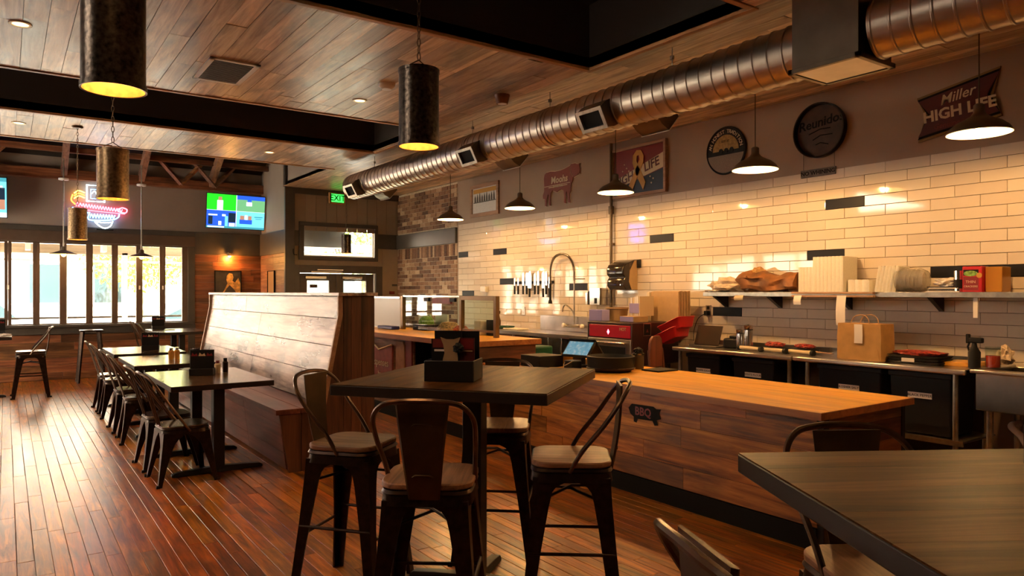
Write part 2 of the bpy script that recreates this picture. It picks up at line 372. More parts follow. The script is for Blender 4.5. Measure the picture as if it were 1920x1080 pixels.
# ---- ceiling: plank field around two dark recesses
R1 = (-3.4, 4.09, 3.05, 4.66); R2 = (-3.4, 4.12, 7.47, 9.12)
ce = MB()
for (x0, x1, y0, y1) in ((XL, XW, YB, R1[2]), (XL, XW, R1[3], R2[2]), (XL, XW, R2[3], 10.73), (R1[1], XW, R1[2], R1[3]), (R2[1], XW, R2[2], R2[3]), (XC, XW, 10.73, YD)):
    ce.box(x0, x1, y0, y1, CZ + .012, CZ + .1)
ceil = struct('ceiling', ce, 'darkceil')
rc = MB()
for (x0, x1, y0, y1) in (R1, R2):
    rc.box(x0 - .1, x1 + .1, y0 - .1, y1 + .1, 3.96, 4.0)
    rc.box(x1, x1 + .06, y0, y1, CZ + .1, 3.96); rc.box(x0 - .2, x1, y1, y1 + .06, CZ + .1, 3.96); rc.box(x0 - .2, x1, y0 - .06, y0, CZ + .1, 3.96)
rc.build('recess_lining', 'darkceil', ceil)
tb = MB()
for (x0, x1, y0, y1) in (R1, R2):
    tb.box(x1, x1 + .05, y0 - .05, y1 + .05, CZ - .012, CZ + .1)
tb.build('recess_edge', 'ceiltrim', ceil, bevel=.004)
tb = MB()
for (x0, x1, y0, y1) in (R1, R2):
    tb.box(x0, x1, y0 - .05, y0, CZ - .012, CZ + .1); tb.box(x0, x1, y1, y1 + .05, CZ - .012, CZ + .1)
tb.box(XL, XC, 10.68, 10.73, CZ - .012, CZ + .14)
tb.build('recess_edge', 'ceiltrimx', ceil, bevel=.004)
CP = .148; planks = []
x = XL
while x < XW:
    y = 1.2 - random.uniform(0, 1.6) if x > -9 else 0
    y = YB + random.uniform(-1.5, 0)
    while y < YD:
        L = random.uniform(.9, 2.3); a, b = max(y, YB), min(y + L, YD); y += L
        xm = x + CP / 2; segs = [(a, b)]
        for R in (R1, R2):
            if R[0] < xm < R[1] + .05:
                ns = []
                for (p, q) in segs:
                    if q <= R[2] - .05 or p >= R[3] + .05: ns.append((p, q)); continue
                    if p < R[2] - .05: ns.append((p, R[2] - .05))
                    if q > R[3] + .05: ns.append((R[3] + .05, q))
                segs = ns
        if xm < XC: segs = [(p, min(q, 10.68)) for p, q in segs if p < 10.6]
        for p, q in segs:
            if q - p > .05: planks.append((x, p, q))
    x += CP
def ckey(bd):
    x, a, b = bd; best = 90
    for c in (a, (a + b) / 2, b):
        D = x * .5754 + c * .8179; xc = x * .8179 - c * .5754
        if D > .5:
            px = 960 + 1350 * xc / D; py = 548 - 1350 * 1.91 / D
            if -30 < px < 1950 and py > -20: best = min(best, D)
    return best
planks.sort(key=ckey)
def cplank(mb, bd):
    x, a, b = bd; g = .0018; dz = random.uniform(0, .004); xe = min(x + CP, XW)
    mb.box(x + g, xe - g, a + g, b - g, CZ + dz - .004, CZ + .012)
for bd in planks[:300]:
    mb = MB(); cplank(mb, bd); mb.build('ceiling_plank', 'ceil', ceil, smooth=False)
mb = MB()
for bd in planks[300:]: cplank(mb, bd)
tag(mb.build('planks_beyond', 'ceil', ceil, smooth=False), kind='stuff')

# ---- high bay roof beyond the plank ceiling
rb = MB()
rb.add([(XL - .3, YF + .2, 3.72), (XC + .2, YF + .2, 3.72), (XC + .2, 10.6, 5.9), (XL - .3, 10.6, 5.9), (XL - .3, YF + .2, 3.78), (XC + .2, YF + .2, 3.78), (XC + .2, 10.6, 5.96), (XL - .3, 10.6, 5.96)],
       [(0, 1, 2, 3), (4, 5, 6, 7), (0, 1, 5, 4), (1, 2, 6, 5), (2, 3, 7, 6), (3, 0, 4, 7)])
rb.box(XL - .3, XC + .1, 10.66, 10.76, CZ + .1, 5.9)
struct('ceiling_roof_deck', rb, 'roof')
topr = MB().box(XL - .4, XW + .4, YB - .3, YD + .2, 4.02, 4.12); struct('ceiling_outer_roof', topr, 'roof')
# rafters and web braces (each is a part of the timber frame)
tr = thing('roof_truss', 'exposed old timber roof framing over the front windows', 'roof truss')
for xr in (-2.75, -1.56, -.37, .82, 2.01, 3.2):
    MB().loft([[(xr + a, 14.58, 3.42 + b) for a, b in ((-.045, 0), (.045, 0), (.045, .2), (-.045, .2))], [(xr + a, 11.2, 5.32 + b) for a, b in ((-.045, 0), (.045, 0), (.045, .2), (-.045, .2))]]).build('rafter', 'raft', tr)
MB().box(XL, XC, 14.1, 14.2, 3.84, 3.93).build('chord', 'wains', tr); MB().box(XL, XC, 14.45, 14.6, 3.44, 3.60).build('wall_plate', 'wains', tr)
for xr in (-.37, 2.62, 3.2, -1.56):
    for sg in (-1, 1):
        MB().tube([(xr, 14.2, 3.47), (xr + sg * .36, 14.2, 3.88)], .04, 4).build('brace', 'wains', tr)
mb = MB()

# ---- far wall with windows
W0, W1 = -1.9, 2.81
wf = MB(); wf.box(XL - .1, XC, YF, YF + .14, 2.36, 3.85); wf.box(XL - .1, W0, YF, YF + .14, -.02, 2.36); wf.box(W1, XC + .14, YF, YF + .14, -.02, 2.36); wf.box(W0, W1, YF, YF + .14, -.02, .86)
wall_far = struct('wall_far', wf, 'wallbrown')
z = .0
bh = [.13, .12, .135, .12, .13, .135]
z = .005; x0 = XL
rows = []
while z < .77:
    h = min(random.choice(bh), .78 - z)
    x = XL + .02 - random.random()
    while x < 2.93:
        L = random.uniform(1.2, 2.4); a, b = max(x, XL + .02), min(x + L, 2.93); x += L
        if b - a > .05: MB().box(a + .002, b - .002, YF - .022 + random.uniform(0, .003), YF, z + .002, z + h - .002).build('plank', 'wains', wall_far, smooth=False)
    z += h
z = .005
while z < 2.21:
    h = min(random.choice(bh), 2.22 - z)
    x = 2.93 - random.random()
    while x < XC:
        L = random.uniform(.8, 1.9); a, b = max(x, 2.93), min(x + L, XC); x += L
        if b - a > .05: MB().box(a + .002, b - .002, YF - .024 + random.uniform(0, .003), YF, z + .002, z + h - .002).build('plank', 'wainsy' if 0 else 'wains', wall_far, smooth=False)
    z += h
tm = MB(); tm.box(XL, 2.93, YF - .03, YF, 2.55, 2.64); tm.box(2.93, XC, YF - .045, YF, 2.22, 2.64); tm.box(2.81, 2.93, YF - .035, YF, .0, 2.56)
struct('trim_1', tm, 'trimd', bevel=.004)
sl = MB(); sl.box(W0 - .1, 2.93, YF - .07, YF + .05, .78, .90); sl.box(W0 - .1, 2.90, YF - .11, YF + .14, .90, .945)
struct('trim_2', sl, 'trimd', bevel=.004)
hd = MB(); hd.box(W0 - .1, 2.93, YF - .05, YF + .1, 2.36, 2.55); struct('trim_3', hd, 'winframe', bevel=.004)
# folding window leaves: px edges of the panes turned into metres
pane = [(-1.83, -1.5), (-1.36, -1.02), (-0.88, -0.54), (-0.42, -0.014), (0.085, 0.381), (0.478, 0.765), (0.866, 1.157), (1.26, 1.553), (1.65, 1.943), (2.046, 2.332), (2.429, 2.714)]
for k, (a, b) in enumerate(pane):
    l = W0 if k == 0 else (pane[k - 1][1] + a) / 2 + .0004; r = W1 if k == len(pane) - 1 else (b + pane[k + 1][0]) / 2 - .0004
    fr = MB()
    fr.box(l, a, YF + .01, YF + .08, .945, 2.36); fr.box(b, r, YF + .01, YF + .08, .945, 2.36)
    fr.box(a, b, YF + .01, YF + .08, .945, .965); fr.box(a, b, YF + .01, YF + .08, 2.335, 2.36)
    wn = struct('window_%d' % (k + 1), fr, 'winframe', bevel=.003)
    MB().box(a, b, YF + .04, YF + .046, .965, 2.335).build('pane', 'glass', wn)
    if k in (9, 10, 4): MB().box(l - .01, l + .015, YF - .005, YF + .012, 1.55, 1.62).build('latch', 'white', wn, bevel=.003)

# ---- side wall stub x = XC and the entrance wall
wc = MB().box(XC, XC + .12, YD, YF + .1, 0, 3.41); wc.box(XC, XC + .12, 10.73, YD + .2, 3.42, 5.9); wc.box(XC, XC + .12, YD, YF + .1, 3.41, 5.2)
wall_c = struct('wall_corner', wc, 'wallbrown')
z = .005
while z < 2.21:
    h = min(random.choice(bh), 2.22 - z)
    for a, b in ((YD, YD + .75), (YD + .75, YF - .025)):
        MB().box(XC - .022 + random.uniform(0, .003), XC, a + .002, b - .002, z + .002, z + h - .002).build('plank', 'wainsy', wall_c, smooth=False)
    z += h
struct('trim_4', MB().box(XC - .04, XC, YD, YF, 2.22, 2.64), 'trimd', bevel=.004)
struct('trim_5', MB().box(XC - .045, XC + .13, YD - .05, YD + .02, 0, 3.9), 'trimd', bevel=.004)
wd = MB()
DX0, DX1, DZ = 4.397, 5.891, 1.86
TX0, TX1, TZ0, TZ1 = 4.476, 5.869, 2.166, 2.725
wd.box(XC, DX0, YD, YD + .14, 0, 3.41); wd.box(DX1, XW, YD, YD + .14, 0, 3.41); wd.box(DX0, DX1, YD, YD + .14, DZ, TZ0); wd.box(DX0, DX1, YD, YD + .14, TZ1, 3.41)
wall_d = struct('wall_entrance', wd, 'siding')
xs = XC + .13
while xs < XW - .02:
    xe = min(xs + .203, XW); bd = []
    for (za, zb) in ((2.64, 3.30),):
        if za < 2.4 and not (xe < 4.30 or xs > 6.05): continue
        MB().box(xs + .004, xe - .004, YD - .012, YD, za, zb).build('siding_board', 'siding', wall_d, smooth=False)
    xs = xe
for a, b in ((4.16 + .13, 4.29), (6.04, XW)):
    if b - a > .1: MB().box(a, b, YD - .012, YD, .0, 2.34).build('siding_board', 'siding', wall_d, smooth=False)
tm = MB(); tm.box(XC + .1, XW, YD - .05, YD, 3.30, 3.41); tm.box(XC + .1, TX0 - .09, YD - .03, YD, 2.35, 2.63); tm.box(TX1 + .07, XW, YD - .03, YD, 2.35, 2.63)
tm.box(TX0 - .09, TX1 + .07, YD - .045, YD, TZ1, TZ1 + .07); tm.box(TX0 - .09, TX1 + .07, YD - .045, YD, TZ0 - .07, TZ0)
tm.box(TX0 - .09, TX0, YD - .045, YD, TZ0, TZ1); tm.box(TX1, TX1 + .07, YD - .045, YD, TZ0, TZ1)
tm.box(DX0 - .11, DX0, YD - .045, YD, 0, 2.0); tm.box(DX1, DX1 + .14, YD - .045, YD, 0, 2.0); tm.box(DX0, DX1, YD - .045, YD, DZ, 2.0)
struct('trim_6', tm, 'trimd', bevel=.004)
wt = struct('window_12', MB().box(TX0, TX1, YD + .02, YD + .06, TZ0, TZ0 + .02).box(TX0, TX1, YD + .02, YD + .06, TZ1 - .02, TZ1).box(TX0, TX0 + .02, YD + .02, YD + .06, TZ0, TZ1).box(TX1 - .02, TX1, YD + .02, YD + .06, TZ0, TZ1), 'ductw')
MB().box(TX0, TX1, YD + .035, YD + .04, TZ0, TZ1).build('pane', 'glass', wt)
MB().box(TX0 + .02, 5.32, YD + .10, YD + .11, TZ0 + .18, TZ1).build('roller_blind', plain('grey blind', (.42, .45, .47), .8), wt)
letters('5177', .13, 'street_number', 'black', wt, frame4(5.22, YD + .045, TZ0 + .10, (-1, 0, 0), (0, 0, 1)), .002)
dxm = 5.12
for k, (a, b, g0, g1) in enumerate(((DX0 + .01, dxm, 4.56, 4.98), (dxm, DX1 - .01, 5.26, 5.72))):
    d = MB(); d.box(a, g0, YD + .03, YD + .08, .01, DZ - .01); d.box(g1, b - .004, YD + .03, YD + .08, .01, DZ - .01); d.box(g0, g1, YD + .03, YD + .08, 1.715, DZ - .01); d.box(g0, g1, YD + .03, YD + .08, .01, .25)
    dr = struct('door_%d' % (k + 1), d, 'trimd', bevel=.004)
    MB().box(g0, g1, YD + .05, YD + .056, .25, 1.715).build('pane', 'glassg', dr)
    MB().box(g0 + .02, g1 - .02, YD - .02, YD + .0, 1.0, 1.03).build('push_bar', 'steelb', dr, bevel=.004)
    MB().box(a + .1, a + .5, YD - .03, YD + .03, 1.75, 1.80).build('door_closer', 'steelb', dr, bevel=.006)
MB().box(4.72, 5.22, YD - .06, YD - .05 + .02, 1.91, 1.925).build('closer_arm', 'steelb', wall_d)
MB().box(4.60, 5.2, YD - .075, YD - .055, 1.87, 1.885).build('closer_arm', 'steelb', wall_d)
sgn = tag(MB().box(4.60, 4.75, YD + .02, YD + .03, 1.58, 1.65).build('door_hours_sign', 'black'), 'small black notice taped inside the left entrance door glass', 'notice')
letters('OPEN', .05, 'sign_text', 'cream', sgn, onF(4.675, 1.612, YD + .019), .001)

# ---- right wall: paint above, glazed tile below, brick at the far end
wr = MB(); wr.box(XW + .006, XW + .14, YB, YD, 0, 3.42); wr.box(XW, XW + .02, 10.705, YD, 0, 3.41)
wall_r = struct('wall_right', wr, 'grout')
MB().box(XW - .002, XW + .03, YB, 10.70, 2.66, 3.41).build('painted_upper_wall', 'wallgrey', wall_r)
MB().box(XW - .004, XW + .03, 10.66, 10.70, .0, 3.41).build('corner_bead', 'wallgrey', wall_r)
TL, TH = .38, .0945; G = .0014; tiles = []
for r_ in range(19):
    j0 = 5.023 + (0 if r_ % 2 else .19); zt = 2.66 - TH * r_
    for k in range(-11, 16):
        a, b = j0 + k * TL, j0 + (k + 1) * TL
        if b > 10.66 and a < 10.66: tiles.append((r_, a, 10.66, zt, 1))
        elif b < 10.66 and a > .9: tiles.append((r_, a, b, zt, 0))
def tile_mesh(L, name):
    m = MB(); t = .009; e = .0022; h = TH
    lo = [(0, G, G), (0, L - G, G), (0, L - G, h - G), (0, G, h - G)]; hi = [(-t + e, p[1], p[2]) for p in lo]
    top = [(-t, G + e, G + e), (-t, L - G - e, G + e), (-t, L - G - e, h - G - e), (-t, G + e, h - G - e)]
    m.loft([lo, hi, top], 0, caps=True); return m
tfull = tile_mesh(TL, 't').mesh('tile', False); tfull.materials.append(M['tile'])
tblk = tile_mesh(TL, 't').mesh('tile', False); tblk.materials.append(M['tilek'])
dark = [(14, 5.023), (3, 3.693), (8, 3.883), (5, 5.973), (5, 9.393), (5, 10.533), (10, 9.203), (11, 7.493), (10, 2.743), (10, 2.363), (12, 10.343)]
tiles.sort(key=lambda q: q[1] if q[1] > 1.9 else 50)
rest = MB(); cnt = 0
for (r_, a, b, zt, part) in tiles:
    isd = any(r_ == d[0] and a - .01 < d[1] < b + .01 for d in dark)
    if (cnt < 289 and not part) or isd:
        o = bpy.data.objects.new('tile', tblk if isd else tfull); COL.objects.link(o); o.parent = wall_r
        o.location = (XW + random.uniform(0, .0008) - (.0 if not part else 0), a if not part else 10.66 - TL, zt - TH)
        o.rotation_euler = (0, random.uniform(-.004, .004), random.uniform(-.0022, .0022))
        if isd: o['label'] = 'matte black accent tile'
        else: cnt += 1
    else:
        m = tile_mesh(b - a, 't'); k = random.random()
        rest.add(m.v, m.f, k, Matrix.Translation((XW, a, zt - TH)) @ Euler((0, random.uniform(-.004, .004), random.uniform(-.0022, .0022))).to_matrix().to_4x4())
tag(rest.build('tiles_beyond', 'tile', wall_r, smooth=False), kind='stuff')
# brick
MB().box(XW - .001, XW + .03, 10.705, YD, 0, 3.41).build('mortar_bed', 'mortar', wall_r)
bm_ = MB().box(-.012, 0, .004, .206, .004, .069, 0).mesh('brick', False); bm_.materials.append(M['brick'])
sm_ = MB().box(-.012, 0, .004, .069, .004, .206, 0).mesh('brick', False); sm_.materials.append(M['brick'])
nb = 0; restb = MB()
rowsb = [('s', 2.645 + .073 * k) for k in range(10)] + [('v', 2.135)] + [('s', 2.135 - .073 * (k + 1)) for k in range(29)]
for kind, z in rowsb:
    if z < 0: continue
    ri = int(round(z / .073)); st = .073 if kind == 'v' else .21; y = 10.705 - (.105 if (ri % 2 and kind == 's') else 0)
    while y < YD - .02:
        dx = random.uniform(0, .006)
        if y >= 10.70 and y + st <= YD + .01 and nb < 297:
            o = bpy.data.objects.new('brick', sm_ if kind == 'v' else bm_); COL.objects.link(o); o.parent = wall_r; o.location = (XW + dx - .002, y, z); nb += 1
        elif y + st <= YD + .01 or True:
            a = max(y, 10.705); b = min(y + st, YD)
            if b - a > .03: restb.box(XW - .012, XW, a + .004, b - .004, z + .004, z + .069)
        y += st
tag(restb.build('bricks_beyond', 'brick', wall_r, smooth=False), kind='stuff')
struct('trim_7', MB().box(XW - .05, XW, 10.70, YD, 2.35, 2.62), 'trimd', bevel=.005)
struct('baseboard_right', MB().box(XW - .02, XW, YB, YD, 0, .12), 'black')

# ---- unseen left and back walls that close the room (unseen windows added along the left for daylight)
wl = MB(); wl.box(XL - .14, XL, YB, YF + .1, 0, .95); wl.box(XL - .14, XL, YB, YF + .1, 2.4, 3.42); wl.box(XL - .14, XL, YB, 9.76, .95, 2.4)
for a in (11.8,): wl.box(XL - .14, XL, a, a + .16, .95, 2.4)
wl.box(XL - .14, XL, 14.2, YF + .1, .95, 2.4); wl.box(XL - .14, XL, 10.6, YF + .1, 3.42, 6)
struct('wall_left', wl, 'wallbrown')
for i, (a, b) in enumerate(((9.76, 11.8), (11.96, 14.2))):
    m = struct('window_%d' % (13 + i), MB().box(XL - .1, XL - .05, a, a + .06, .95, 2.4).box(XL - .1, XL - .05, b - .06, b, .95, 2.4).box(XL - .1, XL - .05, (a + b) / 2 - .03, (a + b) / 2 + .03, .95, 2.4), 'winframe')
    MB().box(XL - .08, XL - .075, a, b, .95, 2.4).build('pane', 'glass', m)
struct('wall_back', MB().box(XL - .14, XW + .14, YB - .12, YB, 0, 4.1), 'wallbrown')
#@@PART2
# ============================================================ OUTSIDE
MB().box(-40, 60, YF + .14, 18.2, -.25, -.12).build('sidewalk', 'walk')['kind'] = 'structure'
MB().box(-60, 80, 18.2, 70, -.35, -.24).build('street', 'asphalt')['kind'] = 'structure'
MB().box(-30, 20, 38, 70, -.24, -.16).build('far_sidewalk', 'walk')['kind'] = 'structure'
MB().box(-40, XL - .2, -6, 18.2, -.25, -.12).build('side_yard', 'walk')['kind'] = 'structure'
pr = thing('porch', 'wooden front porch with posts and low rail outside the windows', 'porch')
for k in range(8): MB().box(XL - 4, 9, YF + .14 + k * .3, YF + .43 + k * .3, 2.50 + .0, 2.53).build('soffit_board', 'soffit', pr)
MB().box(XL - 4, 9, 16.6, 16.75, 2.26, 2.44).build('beam', 'soffit', pr); MB().box(XL - 4, 9, 17.0, 17.1, 2.12, 2.16).build('gutter', 'stucw', pr)
for px_ in (-2.6, .95, 2.0, 5.2): MB().box(px_ - .05, px_ + .05, 16.6, 16.7, -.12, 2.3).build('post', 'stucw', pr)
for px_ in (-.9, .35, 1.6): MB().box(px_ - .04, px_ + .04, 16.2, 16.6, 2.30, 2.5).build('bracket', 'stucw', pr)
MB().box(XL - 4, 9, 16.62, 16.68, .98, 1.02).build('rail', 'trimd', pr); MB().box(XL - 4, 9, 16.62, 16.68, .84, .86).build('rail', 'trimd', pr)
b1 = thing('building', 'pink and white single-storey shop building across the street', 'building', (0, 0, 0))
MB().box(-22, 6.0, 40, 50, -.16, 6.5).build('wall', 'stucco', b1); MB().box(-22.2, 6.2, 39.8, 40, 3.3, 3.6).build('awning_band', 'redd', b1)
for k in range(10):
    x_ = -20 + k * 2.6
    f = MB().box(x_, x_ + 1.5, 39.9, 39.98, .9, 2.9).build('window', 'stucw', b1); MB().box(x_ + .1, x_ + 1.4, 39.85, 39.9, 1.0, 2.8).build('pane', 'carg', f)
b2 = thing('building', 'pale flat-roofed building far right across the street', 'building')
MB().box(16, 44, 46, 56, -.3, 5).build('wall', 'stucw', b2)
for k in range(8): MB().box(17.5 + k * 3.2, 19.3 + k * 3.2, 45.9, 46, .8, 2.6).build('window', 'carg', b2)
def tree(label, x, y, h, r, mat, seed):
    rn = random.Random(seed); t = thing('tree', label, 'tree', (x, y, -.25), 0, 'street trees across the road')
    MB().tube([(0, 0, 0), (.05, .1, h * .3), (-.1, .1, h * .62)], [.2, .15, .08], 8).build('trunk', 'bark', t)
    m = MB()
    for k in range(2600):
        a = rn.uniform(0, 2 * PI); u = rn.uniform(-1, 1); q = rn.random() ** .4 * r; s_ = math.sqrt(1 - u * u)
        p = Vector((q * s_ * math.cos(a), q * s_ * math.sin(a), h * .68 + q * u * .75)); e = Euler((rn.uniform(0, 6), rn.uniform(0, 6), rn.uniform(0, 6))).to_matrix(); z_ = .13
        m.add([p + e @ Vector(c) for c in ((-z_, 0, 0), (0, -z_ * .5, .02), (z_, 0, 0), (0, z_ * .5, .02))], [(0, 1, 2, 3)], rn.random())
    tag(m.build('leaves', mat, t, smooth=False), kind='stuff')
tree('leafy green street tree behind the right-hand window panes', 7.4, 30, 6.4, 3.1, 'leaf', 1)
tree('yellow-green street tree left of the green one', 4.9, 36, 5.2, 2.4, 'leaf2', 2)
tree('full green tree standing behind the entrance doors', 13.5, 31, 7.0, 3.4, 'leaf', 3)
tree('green tree at the far right beyond the entrance', 19.5, 34, 7.0, 3.4, 'leaf', 4)
tree('tall green tree rising over the pink shop building', 9.5, 38, 8.0, 3.2, 'leaf', 5)
def car(label, x, y, rz, paint, suv=0):
    t = thing('car', label, 'car', (x, y, -.24), rz, 'cars on the street'); L = 4.4; hh = 1.45 + .3 * suv
    prof = [(-2.2, .35), (-2.22, .7), (-2.05, .92), (-1.3, 1.0), (-.75, hh - .04), (.55, hh), (1.35 + .4 * suv, 1.02 + .2 * suv), (2.1, .95 + .15 * suv), (2.2, .6), (2.15, .35)]
    secs = []
    for yy, k in ((-.88, .93), (-.8, 1.0), (.8, 1.0), (.88, .93)): secs.append([(px, yy, .35 + (pz - .35) * k) for px, pz in prof])
    MB().loft(secs).build('body', paint, t, bevel=.05)
    for sd in (-1, 1): MB().prism([(-1.15, 1.02), (-.72, hh - .12), (.5, hh - .09), (1.15, 1.04)], 0, .02, M4=frame4(0, sd * .885, 0, (1, 0, 0), (0, 0, 1))).build('side_window', 'carg', t)
    for wx in (-1.35, 1.35):
        for sd in (-1, 1): MB().cyl((wx, sd * .72, .33), (wx, sd * .92, .33), .33, n=20).build('wheel', 'tyre', t)
    return t
car('silver sedan parked behind the middle window panes', 4.35, 21.5, PI + .05, 'carp')
car('white van-like car parked beyond the left window panes', -.9, 24, .02, 'carw', 1)
car('white car further right seen past the last window pane', 9.4, 25, 0, 'carw')

# ============================================================ LAMPS
def chain_parts(t, z0, z1, wob=.0):
    m = MB(); n = int((z1 - z0) / .035)
    for k in range(n):
        zz = z0 + (k + .5) * (z1 - z0) / n; a = (k % 2) * PI / 2
        m.tube([(.009 * math.cos(a) * math.cos(q) + wob * math.sin(zz * 9), .009 * math.sin(a) * math.cos(q), zz + .023 * math.sin(q)) for q in [i * PI / 3 for i in range(6)]], .0028, 4, closed=True)
    return m.build('chain', 'chain', t)
def cylinder_lamp(label, x, y, zb, h, d, mat, top, e, rz=0):
    t = thing('pendant_lamp', label, 'lamp', (x, y, zb), rz, 'tin cylinder pendants over the tables'); r = d / 2
    MB().lathe([(r + .004, 0), (r + .004, .018), (r, .019), (r, h - .018), (r + .003, h - .017), (r + .003, h), (.02, h + .004)], 36).build('shade', mat, t)
    MB().lathe([(r - .003, .002), (r - .004, h - .012), (.012, h - .01)], 36).build('lining', 'cylin', t)
    MB().lathe([(r - .003, .001), (r + .004, 0)], 36).build('rim', mat, t)
    MB().lathe([(0, h * .42), (.020, h * .44), (.030, h * .54), (.022, h * .63), (.012, h * .70), (.012, h * .8)], 14).build('bulb', 'bulbs', t)
    MB().cyl((0, 0, h * .8), (0, 0, h), .018).build('socket', 'chain', t)
    m = MB()
    for s_ in (-1, 1): m.tube([(s_ * r * .8, 0, h), (0, 0, h + .05)], .003, 5)
    m.build('yoke', 'chain', t)
    chain_parts(t, h + .05, top - zb); MB().lathe([(0, 0), (.045, 0), (.06, .012), (.06, .02), (0, .022)], 20, (0, 0, top - zb - .022)).build('canopy', 'chain', t)
    lamp('light', 'POINT', (0, 0, h * .40), e, (1, .55, .2), .03, t)
cylinder_lamp('large tin cylinder pendant at top left, nearest the camera', .31, 2.86, 2.205, .36, .203, 'cyl', CZ, 5)
cylinder_lamp('tin cylinder pendant at centre above the high square table', 1.69, 3.21, 2.225, .385, .20, 'cyl', 3.96, 6)
cylinder_lamp('rusty tin cylinder pendant hanging behind the nearest one', .61, 5.68, 2.145, .345, .20, 'cylt', CZ, 4)
cylinder_lamp('small tin cylinder pendant below the neon sign', .68, 9.66, 2.105, .36, .195, 'cylt', CZ, 4)
cylinder_lamp('tiny tin cylinder pendant in front of the entrance transom', 4.93, 12.1, 2.19, .33, .17, 'cyl', CZ, 3)
def dome_lamp(label, y, e):
    t = thing('pendant_lamp', label, 'lamp', (5.3, y, 2.555), 0, 'dome pendants over the kitchen counter')
    prof = [(.192, 0), (.190, .012), (.172, .040), (.135, .072), (.085, .096), (.050, .118), (.034, .14), (.032, .19), (.020, .20), (0, .20)]
    MB().lathe(prof, 36).build('shade', 'shade', t)
    MB().lathe([(.189, .001), (.168, .038), (.131, .069), (.081, .092), (.04, .11), (0, .112)], 36).build('lining', 'enam', t)
    MB().lathe([(.189, .0005), (.193, 0), (.192, .006)], 36).build('rim', 'enam', t)
    MB().lathe([(0, .028), (.022, .036), (.030, .058), (.020, .085), (.014, .11)], 16).build('bulb', 'bulb', t)
    MB().cyl((0, 0, .2), (0, 0, CZ - 2.555), .0045, n=8).build('cord', 'shade', t)
    MB().lathe([(0, 0), (.05, 0), (.055, .02), (0, .022)], 20, (0, 0, CZ - 2.555 - .022)).build('canopy', 'shade', t)
    lamp('light', 'POINT', (0, 0, .022), e, (1, .56, .20), .035, t)
for (l_, y_, e_) in (('dome pendant at far left, in front of the brick wall', 9.09, 75), ('dome pendant between the framed print and the bull sign', 7.36, 75), ('dome pendant over the lower corner of the ribbon poster', 5.62, 75), ('dome pendant in front of the small round sign', 3.88, 75), ('largest dome pendant at right, in front of the red bow-tie sign', 2.13, 65)):
    dome_lamp(l_, y_, e_)
def rod_lamp(label, x, y, z0, z1, e):
    t = thing('pendant_lamp', label, 'lamp', (x, y, z0), 0, 'flat shade pendants before the windows')
    MB().lathe([(.20, 0), (.195, .010), (.10, .045), (.045, .065), (.035, .12), (.02, .13), (0, .13)], 30).build('shade', 'shade', t)
    MB().lathe([(.197, 0), (.10, .040), (.03, .058), (0, .06)], 30).build('lining', 'enam', t)
    MB().lathe([(0, -.045), (.03, -.03), (.042, 0), (.03, .04), (.015, .06)], 16).build('bulb', 'bulbs', t)
    MB().cyl((0, 0, .12), (0, 0, z1 - z0), .011, n=8).build('rod', 'galv', t)
    MB().lathe([(0, 0), (.075, 0), (.075, .03), (0, .032)], 18, (0, 0, 3.36 - z0)).build('junction_box', 'ductw', t)
    lamp('light', 'POINT', (0, 0, -.06), e, (1, .5, .15), .04, t)
rod_lamp('flat-shade pendant on a metal rod before the left window panes', .79, 14.05, 2.13, 3.72, 12)
rod_lamp('flat-shade pendant on a metal rod before the right window panes', 1.95, 14.05, 2.12, 3.72, 12)
def down(label, x, y, e):
    t = thing('downlight', label, 'light', (x, y, CZ - .006), 0, 'recessed downlights in the plank ceiling')
    MB().lathe([(.050, .004), (.052, -.002), (.072, -.002), (.072, .006)], 28).build('trim_ring', 'enam', t)
    MB().lathe([(0, .002), (.05, .002)], 28).build('diffuser', 'down', t)
    lamp('light', 'SPOT', (0, 0, -.02), e * 1.9, (1, .58, .24), .05, t, spot_size=2.4, spot_blend=.8)
down('recessed downlight at the upper left corner of the picture', .087, 6.2, 60); down('recessed downlight in the far ceiling strip at left', .123, 9.83, 40)
down('recessed downlight at the right end of the far ceiling strip', 2.94, 9.92, 40); down('recessed downlight left of the centre tin cylinder pendant', 2.885, 6.73, 60)
down('added recessed downlight over the left aisle, unseen fill light', -2.4, 6.2, 60); down('added recessed downlight behind the camera on the left, unseen fill light', .1, 1.9, 25)  # both out of view, added to brighten floor and foreground
down('added recessed downlight above the near order counter end, unseen fill light', 3.0, 1.9, 40); down('added recessed downlight at far left in the far strip, unseen fill light', -2.4, 9.83, 40)  # another unseen pair, added as extra warm light
t = thing('wall_sconce', 'amber spotlight above the portrait on the wood wall', 'lamp', (3.539, YF - .10, 2.2))
MB().lathe([(0, .06), (.05, .06), (.05, .05), (.035, .0)], 20).build('shade', 'shade', t); MB().lathe([(0, -.03), (.028, -.015), (.035, .01), (.02, .04)], 14).build('bulb', 'bulb', t)
MB().box(-.02, .02, 0, .10, .03, .07).build('arm', 'shade', t); lamp('light', 'POINT', (0, -.03, -.05), 26, (1, .42, .08), .03, t)

